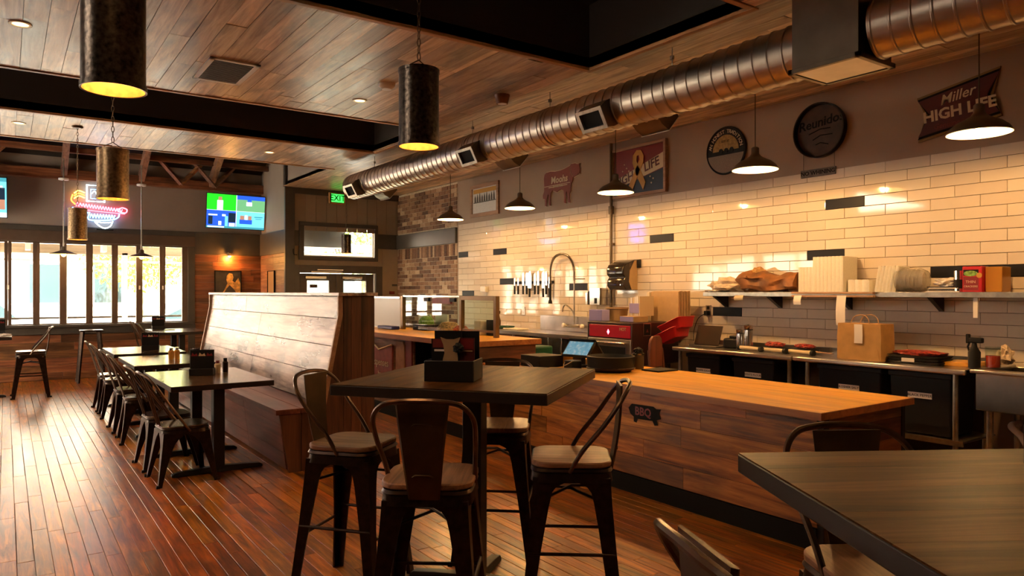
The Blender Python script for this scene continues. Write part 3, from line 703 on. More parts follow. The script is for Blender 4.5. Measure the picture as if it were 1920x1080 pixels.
# ============================================================ CEILING FITTINGS, DUCT
t = thing('air_vent', 'square white framed air return grille in the ceiling', 'vent', (1.555, 6.5, CZ - .012))
f = MB(); W_, L_ = .20, .345
for a in ((-W_, W_, -L_, -L_ + .04), (-W_, W_, L_ - .04, L_), (-W_, -W_ + .04, -L_, L_), (W_ - .04, W_, -L_, L_)): f.box(*a, -.004, .012)
f.build('frame', 'ductw', t, bevel=.002)
for k in range(17): MB().box(-W_ + .04, W_ - .04, -L_ + .045 + k * .036, -L_ + .058 + k * .036, 0, .010).build('slat', 'trimd', t)
MB().box(-W_ + .03, W_ - .03, -L_ + .03, L_ - .03, .0095, .011).build('backing', 'black', t)
t = thing('smoke_detector', 'round white detector on the ceiling left of the centre pendant', 'detector', (2.864, 6.07, CZ - .05))
MB().lathe([(0, 0), (.045, .002), (.06, .02), (.075, .03), (.08, .054)], 26).build('body', 'white', t)
t = thing('ceiling_speaker', 'small copper-sided cone fixture on the ceiling beside the duct', 'speaker', (3.93, 5.75, CZ - .09))
MB().lathe([(.045, 0), (.055, .0), (.075, .09)], 22).build('housing', 'kraftd', t); MB().lathe([(0, .004), (.048, .002)], 22).build('grille', 'white', t)
DXc, DZc, DR = 4.31, 3.09, .18
t = thing('air_duct', 'long galvanised spiral air duct running under the ceiling', 'duct', (DXc, 0, DZc))
def duct_run(y0, y1, pitch=.115):
    m = MB(); prof = []; y = y0; secs = []
    while y < y1:
        for dy, dr in ((0, 0), (pitch - .020, 0), (pitch - .015, .007), (pitch - .006, .007)):
            if y + dy < y1: secs.append((y + dy, DR + dr))
        y += pitch
    secs.append((y1, DR))
    m.loft([[(q * math.cos(2 * PI * k / 40), yy + .018 * math.cos(2 * PI * k / 40), q * math.sin(2 * PI * k / 40)) for k in range(40)] for yy, q in secs], 0, True)
    return m
duct_run(2.74, 10.3).build('duct_pipe', 'duct', t)
duct_run(.2, 2.28).build('duct_pipe', 'duct', t)
for y_ in (3.87, 5.41, 6.8, 9.4):
    m = MB(); m.tube([((DR + .004) * math.cos(a), y_, (DR + .004) * math.sin(a)) for a in [2 * PI * k / 30 for k in range(30)]], .006, 5, closed=True)
    m.cyl((-.06, y_, .17), (-.06, y_, CZ - DZc), .004); m.cyl((-.06, y_, .22), (-.06, y_, .25), .018); m.build('hanger', 'galv', t)
def boot(y, side):
    a = math.radians(-28 if side < 0 else -42); d = Vector((side * math.cos(a), 0, math.sin(a))); u = Vector((0, 0, 1)).cross(d).normalized() * -1
    m = MB(); h = .075; v = d.cross(Vector((0, 1, 0))).normalized()
    def ring(dist, hw, hh): c = d * dist; return [tuple(c + Vector((0, y + sx * hw, 0)) + v * sy * hh) for sx, sy in ((-1, -1), (1, -1), (1, 1), (-1, 1))]
    b_ = m.loft([ring(.13, .15, .11), ring(.205, .15, .11), ring(.285, .15, .085)], caps=False).build('register_boot', 'ductd', t)
    f = MB(); o1 = ring(.287, .16, .095); o2 = ring(.287, .125, .065)
    f.loft([ring(.280, .16, .095), o1, o2, ring(.25, .125, .065)], caps=False).build('register_frame', 'galv' if side < 0 else 'ductw', b_)
    f = MB(); f.add(ring(.26, .13, .07), [(0, 1, 2, 3)]); f.build('damper', 'black' if side < 0 else 'ductw', b_, smooth=False)
for y_ in (6.62, 4.60, 9.82): boot(y_, -1)
for y_ in (6.35, 4.25, 9.5): boot(y_, 1)
boot(.95, -1)
DT = Matrix.Translation((-DXc, 0, -DZc))
MB().box(4.12, 4.50, 2.30, 2.74, 2.905, CZ - .002, M4=DT).build('plenum_box', 'ductd', t, bevel=.003)
MB().box(4.14, 4.48, 2.32, 2.72, 2.895, 2.906, M4=DT).build('bottom_panel', 'duct', t)
for (x0, x1, y0, y1) in ((4.10, 4.52, 2.725, 2.755), (4.10, 4.52, 2.285, 2.315), (4.10, 4.13, 2.285, 2.755), (4.49, 4.52, 2.285, 2.755)): MB().box(x0, x1, y0, y1, 2.89, 2.92, M4=DT).build('flange', 'ductd', t, bevel=.002)

# ============================================================ SIGNS AND SCREENS
def frame_pic(name, label, cat, M4, w_, h_, matf, art, fw=.03, dp=.03):
    t = thing(name, label, cat); f = MB()
    for (a, b, c, d) in ((-w_ / 2, w_ / 2, h_ / 2 - fw, h_ / 2), (-w_ / 2, w_ / 2, -h_ / 2, -h_ / 2 + fw), (-w_ / 2, -w_ / 2 + fw, -h_ / 2 + fw, h_ / 2 - fw), (w_ / 2 - fw, w_ / 2, -h_ / 2 + fw, h_ / 2 - fw)):
        f.box(a, b, c, d, 0, dp, M4=M4)
    f.build('frame', matf, t, bevel=.003)
    p = MB().box(-w_ / 2 + fw * .9, w_ / 2 - fw * .9, -h_ / 2 + fw * .9, h_ / 2 - fw * .9, .002, dp * .4, M4=M4).build('picture', art, t)
    return t, p
lay = varied('pale sketch print', [(.12, .12, .12), (.45, .44, .42), (.66, .64, .60)], .4, nscale=38)
t, p = frame_pic('framed_print', 'framed pale sketch print of figures left of the bull sign', 'picture', onR(9.83, 3.005), .84, .53, 'plywood', lay, .06)
MB().box(-.34, .34, .12, .19, .012, .014, M4=onR(9.83, 3.005)).build('print_title_strip', 'gold', t)
m = MB()
for k in range(9):
    x_ = -.28 + k * .07; m.prism([(x_ - .024, -.02), (x_ + .024, -.02), (x_ + .018, .05), (x_, .09 + .02 * (k % 3)), (x_ - .02, .05)], .012, .015, M4=onR(9.83, 3.005))
m.box(-.33, .33, -.035, -.022, .012, .015, M4=onR(9.83, 3.005)); m.build('print_figures', 'trimd', t)
bullp = [(-0.357, 0.196), (-0.316, 0.218), (-0.219, 0.222), (-0.108, 0.207), (0.016, 0.209), (0.108, 0.221), (0.213, 0.244), (0.243, 0.264), (0.317, 0.262), (0.375, 0.24), (0.422, 0.25), (0.41, 0.216), (0.422, 0.176), (0.419, 0.106), (0.383, 0.123), (0.39, 0.101), (0.317, 0.087), (0.276, 0.073), (0.273, 0.035), (0.236, -0.027), (0.236, -0.103), (0.206, -0.138), (0.216, -0.264), (0.169, -0.259), (0.154, -0.171), (0.138, -0.092), (0.123, -0.167), (0.12, -0.264), (0.085, -0.255), (0.09, -0.164), (0.078, -0.085), (0.016, -0.058), (-0.077, -0.087), (-0.171, -0.051), (-0.211, -0.091), (-0.227, -0.169), (-0.211, -0.265), (-0.251, -0.261), (-0.259, -0.166), (-0.275, -0.094), (-0.3, -0.161), (-0.313, -0.265), (-0.349, -0.256), (-0.349, -0.156), (-0.39, -0.152), (-0.398, -0.101), (-0.365, -0.044), (-0.365, 0.066), (-0.373, 0.138)]
F = onR(7.87, 3.0)
def swell(poly, k):
    n = len(poly); o = []
    A = sum(poly[i][0] * poly[(i + 1) % n][1] - poly[(i + 1) % n][0] * poly[i][1] for i in range(n)); sg = 1 if A > 0 else -1
    for i in range(n):
        a, b, c = Vector(poly[i - 1]), Vector(poly[i]), Vector(poly[(i + 1) % n]); d = (c - a).normalized(); o.append((b.x + d.y * k * sg, b.y - d.x * k * sg))
    return o
t = thing('bull_sign', 'rust-red bull-shaped butcher sign with pale lettering', 'sign')
MB().prism(swell(bullp, .010), 0, .010, M4=F).build('border', 'cream', t, smooth=False); MB().prism(bullp, .010, .020, M4=F).build('panel', plain('bull red', (.20, .035, .016), .45), t, smooth=False)
letters('Moohs', .135, 'lettering', 'cream', t, F @ Matrix.Translation((-.02, .085, .021)), .001, .1, bold=.004)
m = MB(); m.box(-.36, .22, .012, .020, .02, .022, M4=F); m.box(-.26, .16, -.012, 0, .02, .022, M4=F); m.tube([F @ Vector(p) for p in ((.215, .235, .021), (.225, .15, .021), (.27, .09, .021))], .003, 4); m.build('cut_lines', 'cream', t)
letters('BARBECUE', .045, 'lettering', 'cream', t, F @ Matrix.Translation((-.05, -.005, .021)), .001)
F = onR(6.345, 3.0, 6.383)
t, p = frame_pic('poster', 'framed red and navy poster with a gold ribbon reading HIGH LIFE', 'poster', F, .93, .63, 'plywood', 'crimson', .035, .045)
MB().prism([(-.43, -.28), (.43, -.28), (.43, -.02), (-.43, -.20)], .019, .021, M4=F).build('navy_field', 'navy', t)
MB().prism([(-.43, -.20), (.43, -.01), (.43, .17), (-.43, -.09)], .021, .023, M4=F).build('banner', 'cream', t, smooth=False)
rot = Matrix.Rotation(math.radians(14), 4, 'Z')
letters('HIGH', .15, 'lettering', 'maroon', t, F @ Matrix.Translation((-.26, -.095, .024)) @ rot, .001, .12, bold=.003); letters('LIFE', .15, 'lettering', 'maroon', t, F @ Matrix.Translation((.22, .04, .024)) @ rot, .001, .12, bold=.003)
MB().prism([(-.09, .10), (-.085, .19), (-.02, .25), (.05, .24), (.10, .17), (.09, .08), (.03, -.02), (-.115, -.27), (-.165, -.19), (-.03, .03), (.03, .13), (.02, .18), (-.015, .18), (-.02, .11), (.13, -.16), (.09, -.25), (-.03, -.05)], .0245, .030, M4=F).build('ribbon', 'gold', t, smooth=False)
for a in ((-.24, .10), (-.20, .05), (-.27, .02), (-.16, .01), (.20, -.10), (.25, -.13), (.22, -.18)): MB().prism([(a[0] - .012, a[1]), (a[0], a[1] - .012), (a[0] + .012, a[1]), (a[0], a[1] + .012)], .021, .024, M4=F).build('star', 'cream', t)
F = onR(5.03, 3.03)
t = thing('round_sign', 'small round sign with gold centre and lettering around the rim', 'sign')
R_ = .255; c_ = [(R_ * math.cos(2 * PI * k / 44), R_ * math.sin(2 * PI * k / 44)) for k in range(44)]
MB().prism(c_, 0, .02, M4=F).build('backing', 'rubber', t); MB().tube([F @ Vector((x * .99, y * .99, .02)) for x, y in c_], .009, 6, closed=True).build('rim', 'rubber', t)
MB().prism([(x * .94, y * .94) for x, y in c_], .02, .024, M4=F).build('face', 'rubber', t)
MB().prism([(.17 * math.cos(a), .17 * math.sin(a)) for a in [PI * k / 20 for k in range(21)]], .024, .026, M4=F).build('gold_field', plain('sign gold', (.36, .22, .05), .5, noise=.3, nscale=40), t)
MB().prism([(.24 * math.cos(a), .24 * math.sin(a)) for a in [PI + PI * (.06 + .88 * k / 20) for k in range(21)]], .024, .026, M4=F).build('pebble_field', varied('speckled', [(.05, .03, .02), (.2, .15, .1), (.4, .3, .2)], .5, nscale=90), t)
for k in range(3): MB().cyl(F @ Vector((-.06 + .07 * k, .0, .026)), F @ Vector((-.06 + .07 * k, .0, .03)), .026, n=14).build('figure', 'rubber', t)
s_ = 'AN HONEST TRADITION'
for i, ch in enumerate(s_):
    if ch == ' ': continue
    a = math.radians(168 - i * 156 / (len(s_) - 1)); letters(ch, .055, 'letter', 'cream', t, F @ Matrix.Translation((.205 * math.cos(a), .205 * math.sin(a), .0255)) @ Matrix.Rotation(a - PI / 2, 4, 'Z'), .001, bold=.001)
letters('EST. IT', .035, 'lettering', 'rubber', t, F @ Matrix.Translation((0, .10, .027)), .001)
F = onR(3.93, 3.045)
t = thing('round_sign', 'large round dark tray-like sign with script lettering', 'sign')
R_ = .262; c_ = [(R_ * math.cos(2 * PI * k / 48), R_ * math.sin(2 * PI * k / 48)) for k in range(48)]
MB().prism([(x * .95, y * .95) for x, y in c_], 0, .012, M4=F).build('face', plain('dark tray brown', (.055, .022, .010), .5, noise=.4, nscale=7), t)
MB().lathe([(.244, .012), (.25, .06), (.262, .062), (.262, 0)], 48, M4=F).build('rim', plain('dark rim', (.03, .022, .016), .3, .7), t)
letters('Reunidos', .125, 'lettering', 'black', t, F @ Matrix.Translation((0, .08, .013)) @ Matrix.Rotation(.10, 4, 'Z'), .001, .15, bold=.002)
for a in ((-.12, -.02, .1, .01), (-.08, -.08, .12, -.05), (-.05, -.13, .08, -.14)): MB().tube([F @ Vector((a[0], a[1], .014)), F @ Vector((0, (a[1] + a[3]) / 2 + .02, .014)), F @ Vector((a[2], a[3], .014))], .005, 5).build('scroll', 'black', t)
t = thing('hanging_plank_sign', 'small grey board hung on wires beneath the large round sign', 'sign')
F = onR(3.955, 2.648); MB().box(-.18, .18, -.037, .037, 0, .02, M4=F).build('board', plain('weathered board', (.13, .11, .09), .7, noise=.3), t, bevel=.003)
letters('NO WHINING', .055, 'lettering', 'black', t, F @ Matrix.Translation((0, 0, .021)), .001, bold=.001)
for x_ in (-.155, .165): MB().cyl(F @ Vector((x_, .03, .01)), F @ Vector((x_, .20, .01)), .0016, n=5).build('wire', 'black', t)
ribp = [(-.29, .123), (.346, .243), (.296, .038), (.357, -.15), (-.28, -.256), (-.219, -.039)]
F = onR(2.75, 3.03)
t = thing('bow_tie_sign', 'dark red bow-tie shaped sign reading HIGH LIFE', 'sign')
MB().prism(ribp, 0, .02, M4=F).build('gold_rim', 'goldd', t, bevel=.004); MB().prism(swell(ribp, -.022), .02, .026, M4=F).build('black_border', 'black', t); MB().prism(swell(ribp, -.042), .026, .030, M4=F).build('red_panel', 'maroon', t)
rot = Matrix.Rotation(math.radians(4), 4, 'Z')
letters('HIGH LIFE', .125, 'lettering', 'cream', t, F @ Matrix.Translation((.045, -.045, .031)) @ rot, .001, bold=.004)
letters('Miller', .115, 'script_lettering', 'cream', t, F @ Matrix.Translation((.03, .075, .031)) @ Matrix.Rotation(.16, 4, 'Z'), .001, .35, bold=.001)
letters('Genuine', .06, 'script_lettering', 'redd', t, F @ Matrix.Translation((-.05, -.145, .031)) @ rot, .001, .3)
# TVs
def tv(label, x, y, z, w_, h_, rx, rz, content):
    t = thing('television', label, 'television', (x, y, z), rz); Mt = Matrix.Rotation(rx, 4, 'X') @ frame4(0, 0, 0, (1, 0, 0), (0, 0, 1))
    MB().box(-w_ / 2, w_ / 2, -h_ / 2, h_ / 2, -.03, .0, M4=Mt).build('housing', 'tv', t, bevel=.006)
    sc_ = MB(); w2, h2 = w_ / 2 - .012, h_ / 2 - .014; n = len(content)
    for i, (a, b, c, d, m_) in enumerate(content): sc_.box(-w2 + 2 * w2 * a, -w2 + 2 * w2 * b, -h2 + 2 * h2 * c, -h2 + 2 * h2 * d, .0005, .0012 + i * .0003, M4=Mt, mi=i)
    sc_.build('screen', [c[4] for c in content], t, smooth=False)
    MB().tube([(0, .05, -.06), (0, .22, .0), (0, .24, .35)], .018, 8).build('bracket', 'black', t)
    return t
tv('wide television tilted on the far wall showing four sports pictures', 3.60, 14.25, 3.03, 1.10, .66, math.radians(7), math.radians(3), [
    (0, .5, .53, 1, 's_green'), (.5, 1, .53, 1, 's_field'), (0, .5, .06, .52, 's_blue'), (.5, 1, .06, .52, 's_cyan'), (.5, 1, .88, 1, 's_blue'), (.0, 1, 0, .06, 's_teal'), (.02, .3, .01, .05, 's_white'), (.17, .27, .53, .82, 's_white'), (.19, .25, .82, .92, 's_skin'), (.67, .77, .7, .82, 's_white'), (.69, .76, .82, .95, 's_blue'),
    (.56, .78, .15, .28, 's_blue'), (.57, .64, .28, .40, 's_skin'), (.65, .70, .28, .42, 's_white'), (.71, .77, .28, .40, 's_skin'), (.03, .18, .36, .40, 's_white'), (.26, .32, .35, .41, 's_white'), (.31, .36, .06, .36, 's_cyan'), (.37, .49, .18, .46, 's_dark'), (.38, .48, .06, .16, 's_white'), (.03, .10, .1, .34, 's_dark'), (.20, .25, .08, .20, 's_white'), (.82, .97, .36, .39, 's_teal'), (.84, .95, .31, .33, 's_teal'), (.495, .505, .06, 1, 's_white'), (0, 1, .52, .53, 's_white')])
tv('television cut off by the left edge of the picture', -.52, 14.2, 3.02, 1.10, .66, math.radians(9), math.radians(-4), [
    (0, 1, 0, 1, 's_cyan'), (0, 1, 0, .12, 's_white'), (.6, .98, .2, .55, 's_skin'), (.7, .95, .5, .8, 's_white'), (.86, .98, .45, .75, 's_dark'), (0, 1, .9, 1, 's_teal'), (.05, .4, .2, .7, 's_field')])
# neon
def neon(label, x, z, y=14.52):
    t = thing('neon_sign', label, 'neon sign', (x, y, z)); T = frame4(0, 0, 0, (1, 0, 0), (0, 0, 1))
    def tb(pts, mat, r=.010, closed=False, nm='tube'): MB().tube([T @ Vector((a, b, 0)) for a, b in (pts if closed else [(p.x, p.y) for p in arc([(a, b, 0) for a, b in pts], 5)])], r, 6, closed=closed).build(nm, mat, t)
    tb([(-.17, .02), (-.17, .30), (.10, .30), (.10, .02)], 'n_wht', .016, True); tb([(-.11, .07), (-.11, .23), (.05, .23), (.05, .07)], 'n_blue', .007, True)
    tb([(-.10, .15), (-.05, .20), (0, .12), (.04, .19)], 'n_wht', .007)
    for i in range(3): tb([(-.36, .14 - i * .045), (-.29, .19 - i * .045), (-.20, .16 - i * .045)], 'n_yel' if i != 1 else 'n_or')
    tb([(-.38, .12), (-.40, .02), (-.34, -.05)], 'n_or'); tb([(.12, .28), (.17, .24), (.19, .17), (.13, .10)], 'n_yel'); tb([(.13, .31), (.17, .28)], 'n_or')
    zz = []
    for k in range(34): zz.append((-.33 + k * .0215, -.045 - k * .0022 + (.030 if k % 2 else -.030)))
    tb(zz, 'n_red', .008); tb([(.38, -.06), (.45, -.09), (.43, -.15), (.34, -.14), (.30, -.10), (.38, -.06)], 'n_red', .011)
    tb([(-.33, -.12), (.0, -.15), (.42, -.17)], 'n_red', .006)
    tb([(-.38, -.10), (-.36, -.18), (-.25, -.19), (-.12, -.18)], 'n_blue', .011)
    zz = [(-.12 + k * .0225, -.235 + (.032 if k % 2 else -.032)) for k in range(18)]; tb(zz, 'n_blue', .009); tb([(x_, z_ + .004) for x_, z_ in zz[2:-2]], 'n_wht', .006)
    tb([(-.13, -.20), (-.15, -.28), (-.08, -.31), (.2, -.29), (.31, -.24), (.33, -.18)], 'n_blue', .011)
    tb([(-.05, -.33), (.03, -.41), (.11, -.44), (.19, -.40), (.23, -.31)], 'n_wht', .010); tb([(-.03, -.335), (.1, -.345), (.21, -.33)], 'n_wht', .008)
    MB().box(-.30, .32, .03, .04, -.26, -.24).build('support_bar', 'black', t); MB().box(-.02, .24, .01, .04, -.475, -.455).build('transformer_bar', 'black', t)
    return t
neon('multicolour neon beer sign with pink and blue script on the far wall', 1.33, 3.07)
t = thing('neon_sign', 'blue neon sign beyond the left television', 'neon sign', (-1.75, 14.5, 3.12)); T = frame4(0, 0, 0, (1, 0, 0), (0, 0, 1))
for pts in (((-.3, .15), (-.15, .24), (0, .12), (.15, .22), (.3, .12)), ((-.25, -.02), (-.1, .07), (.05, -.06), (.2, .04)), ((-.2, -.22), (-.2, -.06)), ((-.05, -.22), (-.0, -.1), (.05, -.22)), ((.2, -.22), (.2, -.05))):
    MB().tube([T @ Vector((p.x, p.y, 0)) for p in arc([(a, b, 0) for a, b in pts], 5)], .016, 6).build('tube', 'n_dblue', t)
# portraits on the wooden walls
F = onF(3.525, 1.62, YF - .03)
t, p = frame_pic('framed_portrait', 'dark framed portrait of a golden-lit figure on the wood wall', 'picture', F, .50, .60, 'black', plain('portrait ground', (.045, .035, .03), .4, noise=.4, nscale=8), .018, .025)
skin = plain('golden figure', (.62, .34, .10), .5, noise=.5, nscale=16); F2 = F @ Matrix.Translation((0, 0, .011))
MB().prism([(-.02, .20), (.02, .25), (.08, .24), (.10, .17), (.08, .10), (.13, .07), (.19, .16), (.23, .05), (.23, -.12), (.17, -.15), (.10, -.05), (.03, .02), (-.02, -.04), (-.08, -.14), (-.13, -.17), (-.07, -.08), (-.01, .05), (-.03, .12)], 0, .003, M4=F2).build('painted_figure', skin, t, smooth=False)
t, p = frame_pic('framed_drawing', 'narrow framed line drawing on the wood wall beside the entrance', 'picture', frame4(XC - .03, 13.82, 1.62, (0, -1, 0), (0, 0, 1)), .42, .58, 'black', varied('orange sketch', [(.05, .02, .01), (.42, .20, .07), (.5, .26, .1)], .5, nscale=34), .012, .025)
# exit sign
t = thing('exit_sign', 'green lit EXIT sign above the entrance transom', 'exit sign', (5.10, YD - .055, 3.265), math.radians(8))
MB().box(-.165, .165, -.02, .03, -.11, .10).build('housing', 'kraft', t, bevel=.006); MB().box(-.13, .13, -.023, -.02, -.075, .075).build('lit_face', 'exitg', t)
letters('EXIT', .155, 'lettering', 'green', t, frame4(0, -.0235, -.002, (1, 0, 0), (0, 0, 1)), .001, bold=.003)
t = tag(MB().box(6.19, 6.30, YD - .03, YD, 1.46, 1.52).build('fire_pull', 'redd', bevel=.004), 'small red fire alarm pull right of the entrance doors', 'alarm')
MB().box(6.25, 6.36, YD - .02, YD - .01, 1.62, 1.66).build('wall_notice', 'trimd')
bpy.data.objects['wall_notice'].parent = wall_d
t = thing('coat_hook', 'small dark iron hook left of the entrance transom', 'hook', (4.30, YD - .02, 2.24))
MB().tube(arc([(0, 0, .08), (-.03, -.03, .03), (-.02, -.04, -.05), (.04, -.04, -.06)], 5), .008, 6).build('hook', 'black', t)
#@@PART3
# ============================================================ CHAIRS AND TABLES
def seat_frame(t, zs, leg_top, foot, wt, curve, legmat):
    """four splayed sheet-metal legs of angle section; they widen at the top into the apron"""
    for sx in (-1, 1):
        for sy in (-1, 1):
            secs = []
            for (fz, wd) in curve:
                z = zs * fz; k = 1 - fz; c = leg_top + (foot - leg_top) * k ** 1.25; th = .008
                p = [(0, 0), (wd, 0), (wd, th), (th, th), (th, wd), (0, wd)]
                secs.append([(sx * (c - a), sy * (c - b), z) for a, b in p])
            o = MB().loft(secs).build('leg', legmat, t)
            MB().box(sx * foot - .013, sx * foot + .013, sy * foot - .013, sy * foot + .013, 0, .022).build('rubber_foot', 'rubber', o, bevel=.003)
def make_stool(label, H=.75, low=False, group='high-backed metal bar stools', back=True, name='bar_stool', scale=1.):
    t = thing(name, label, 'stool', group=group); zs = H - .03; w_ = .355 if not low else .345
    if low: zs = H - .012
    if not low:
        MB().prism(rrect(.37, .36, .085, 6), H - .026, H).build('seat', 'stoolseat', t, bevel=.006)
    else:
        MB().prism(rrect(.35, .35, .09, 6), H - .014, H).build('seat', 'seatmetal', t, bevel=.005)
    m = MB(); pr = rrect(w_, w_, .07, 5); pb = rrect(w_ + .012, w_ + .012, .07, 5)
    m.loft([[(x, y, zs) for x, y in pr], [(x, y, zs - .012) for x, y in rrect(w_ + .012, w_ + .012, .07, 5)], [(x, y, zs - .02) for x, y in pr], [(x, y, zs - (.060 if not low else .045)) for x, y in pb]], caps=True)
    m.build('seat_pan', 'gun', t)
    lt = .170
    if not low:
        cv = [(0, .042), (.5, .058), (.80, .078), (.88, .088), (.915, .105), (.94, .14), (.97, .168)]; foot = .232
    else:
        cv = [(0, .030), (.3, .045), (.62, .070), (.75, .088), (.84, .115), (.90, .15), (.96, .166)]; foot = .222
    seat_frame(t, zs - .02, lt, foot, .05, cv, 'gun')
    if not low:
        m = MB(); z = .30 * H / .75; k = 1 - z / zs; c = lt + (foot - lt) * k ** 1.25 - .01
        for z2, axes in ((z, 'y'), (z + .05, 'x')):
            for s in (-1, 1):
                a, b = ((-c, s * c), (c, s * c)) if axes == 'y' else ((s * c, -c), (s * c, c))
                MB().tube([(a[0], a[1], z2), (b[0], b[1], z2)], .008, 7).build('foot_rail', 'gun', t)
        for a, b in (((-1, -1), (1, 1)), ((-1, 1), (1, -1))):
            q = .172; MB().tube([(a[0] * q, a[1] * q, zs - .16), (0, 0, zs - .125 + (.008 if a[1] > 0 else -.004)), (b[0] * q, b[1] * q, zs - .16)], .007, 6).build('cross_brace', 'gun', t)
    if back:
        hb = .335 if not low else .42; sl = .10 if low else .05
        hp = [(-.178, .01 if not low else .02, H - .045), (-.186, -.045, H + .05), (-.198, -.125 - sl * .3, H + hb * .5), (-.196, -.18 - sl * .5, H + hb * .78), (-.150, -.205 - sl * .8, H + hb * .95), (-.075, -.215 - sl, H + hb), (0, -.218 - sl, H + hb * 1.01)]
        pts = arc(hp + [(-x, y, z) for x, y, z in hp[-2::-1]], 5)
        MB().tube(pts, .0105, 8).build('back_hoop', 'gunbar', t)
        if not low:
            secs = []
            for k in range(7):
                f = k / 6; z = H - .06 + (hb + .055) * f; y = -.180 - .042 * f - .012 * math.sin(f * PI); hw = .062 + .045 * f
                secs.append([(-hw, y, z), (-hw + .008, y - .008, z), (hw - .008, y - .008, z), (hw, y, z), (hw, y + .003, z), (-hw, y + .003, z)])
            sp = MB().loft(secs).build('back_plate', 'splat', t)
            for z, y in ((H + hb * .72, -.222), (H + hb * .12, -.206)): MB().tube([(-.04, y - .003, z - .008), (-.03, y - .005, z), (.03, y - .005, z), (.04, y - .003, z - .008)], .004, 6).build('pressed_rib', 'splat', sp)
        else:
            for s in (-1, 1):
                MB().tube(arc([(s * .045, -.165, H - .02), (s * .055, -.215, H + .15), (s * .062, -.26, H + .3), (s * .066, -.216 - sl, H + hb * 1.0)], 4), .0075, 6).build('back_bar', 'gunbar', t)
    return t
M['seatmetal'] = plain('metal chair seat', (.16, .11, .085), .25, .9, noise=.25, nscale=16)
def ang(ox, oy): return math.atan2(oy, ox) + PI / 2      # local -Y points outward
st = make_stool('bar stool seen from behind at the near side of the high table'); st.location = (1.45, 2.64, 0); st.rotation_euler = (0, 0, ang(-.62, -.78))
GS = 'high-backed metal bar stools'
dup(st, (1.455, 3.47, 0), ang(-.62, .78), 'bar stool at the left of the high table, beside the end of the booth')
dup(st, (2.15, 2.58, 0), ang(.78, -.62), 'bar stool at the right of the high table, turned back towards the order counter')
dup(st, (2.32, 3.44, 0), ang(.62, .70), 'bar stool mostly hidden behind the post of the high table')
dup(st, (1.98, 1.02, 0), ang(.53, .85), 'bar stool behind the near right-hand table, only its hoop showing')
dup(st, (1.155, .70, 0), ang(-.87, .40), 'bar stool at the bottom edge, closest to the camera')
def post_table(name, label, cx, cy, rz, w_, d_, H, th=.052, base='X', posts=((0, 0),), group=None, pr=.05, top='table'):
    t = thing(name, label, 'table', (cx, cy, 0), rz, group)
    tp = MB().box(-w_ / 2, w_ / 2, -d_ / 2, d_ / 2, H - th, H - .003).build('table_edge', 'tedge', t, bevel=.004)
    n = max(2, int(round(d_ / .17)))
    for k in range(n): MB().box(-w_ / 2 + .002, w_ / 2 - .002, -d_ / 2 + .002 + k * (d_ - .004) / n + .0003, -d_ / 2 + .002 + (k + 1) * (d_ - .004) / n - .0003, H - .006, H).build('top_board', top, t, smooth=False)
    for (x, y) in posts:
        MB().box(x - pr, x + pr, y - pr, y + pr, .03, H - th - .006).build('post', 'blackm', t, bevel=.006)
        MB().box(x - .2, x + .2, y - .06, y + .06, H - th - .007, H - th - .0005).build('mount_plate', 'blackm', t)
        m = MB()
        arms = ((0, 1), (0, -1)) + (((1, 0), (-1, 0)) if base == 'X' else ())
        for ax, ay in arms:
            Lr = .36; s = []
            for f, hz, hw in ((0, .055, .038), (.6, .045, .034), (.93, .035, .032), (1, .02, .025)):
                px_, py_ = x + ax * Lr * f, y + ay * Lr * f; s.append([(px_ - ay * hw, py_ + ax * hw, .004), (px_ + ay * hw, py_ - ax * hw, .004), (px_ + ay * hw * .8, py_ - ax * hw * .8, hz), (px_ - ay * hw * .8, py_ + ax * hw * .8, hz)])
            MB().loft(s).build('foot_bar', 'blackm', t, bevel=.003)
    return t
post_table('high_table', 'high square dark table at centre with a black menu box on it', 1.975, 3.14, math.radians(37.2), 1.05, 1.05, 1.07, group='high square tables')
post_table('high_table', 'high dark table filling the lower right corner of the picture', 1.59 + .446 - .257, 1.243 - .277 - .457, math.radians(-31.5), 1.05, 1.05, 1.07, group='high square tables')
GT = 'dining tables along the booth'
for i, (ya, yb, l_) in enumerate(((6.12, 7.40, 'nearest dark dining table beside the booth'), (8.07, 9.33, 'middle dark dining table in the row beside the booth'), (9.72, 10.98, 'farthest dark dining table in the row beside the booth'))):
    post_table('dining_table', l_, 1.455, (ya + yb) / 2, PI / 2, yb - ya, .80, .76, .045, base='T', posts=((-(yb - ya) / 2 + .22, 0), ((yb - ya) / 2 - .22, 0)), group=GT, pr=.045, top='dtable')
# T bases run across the table: rotate them by building them along the local y
post_table('dining_table', 'raised dark table standing alone before the right windows', 2.38, 13.2, PI / 2, 1.3, .80, .86, .045, posts=((-.35, 0), (.35, 0)), group='raised tables by the windows', pr=.045, top='dtable')
post_table('dining_table', 'raised dark table cut off by the left edge by the windows', -.35, 12.6, 0, .85, .85, .88, .045, posts=((0, 0),), group='raised tables by the windows', pr=.045, top='dtable')
lc = make_stool('metal dining chair nearest the camera, at the near table', .45, True, 'metal cafe chairs along the tables', name='dining_chair')
lc['category'] = 'chair'; lc.location = (1.165, 6.28, 0); lc.rotation_euler = (0, 0, ang(-1, 0) + .04)
for y, l_ in ((6.88, 'metal dining chair second from the front, at the near table'), (8.18, 'metal dining chair third from the front, at the middle table'), (8.90, 'metal dining chair fourth from the front, at the middle table'), (9.96, 'metal dining chair fifth from the front, at the far table'), (10.6, 'metal dining chair last in the row, at the far table')):
    dup(lc, (1.15, y, 0), ang(-1, 0) + random.uniform(-.05, .05), l_)
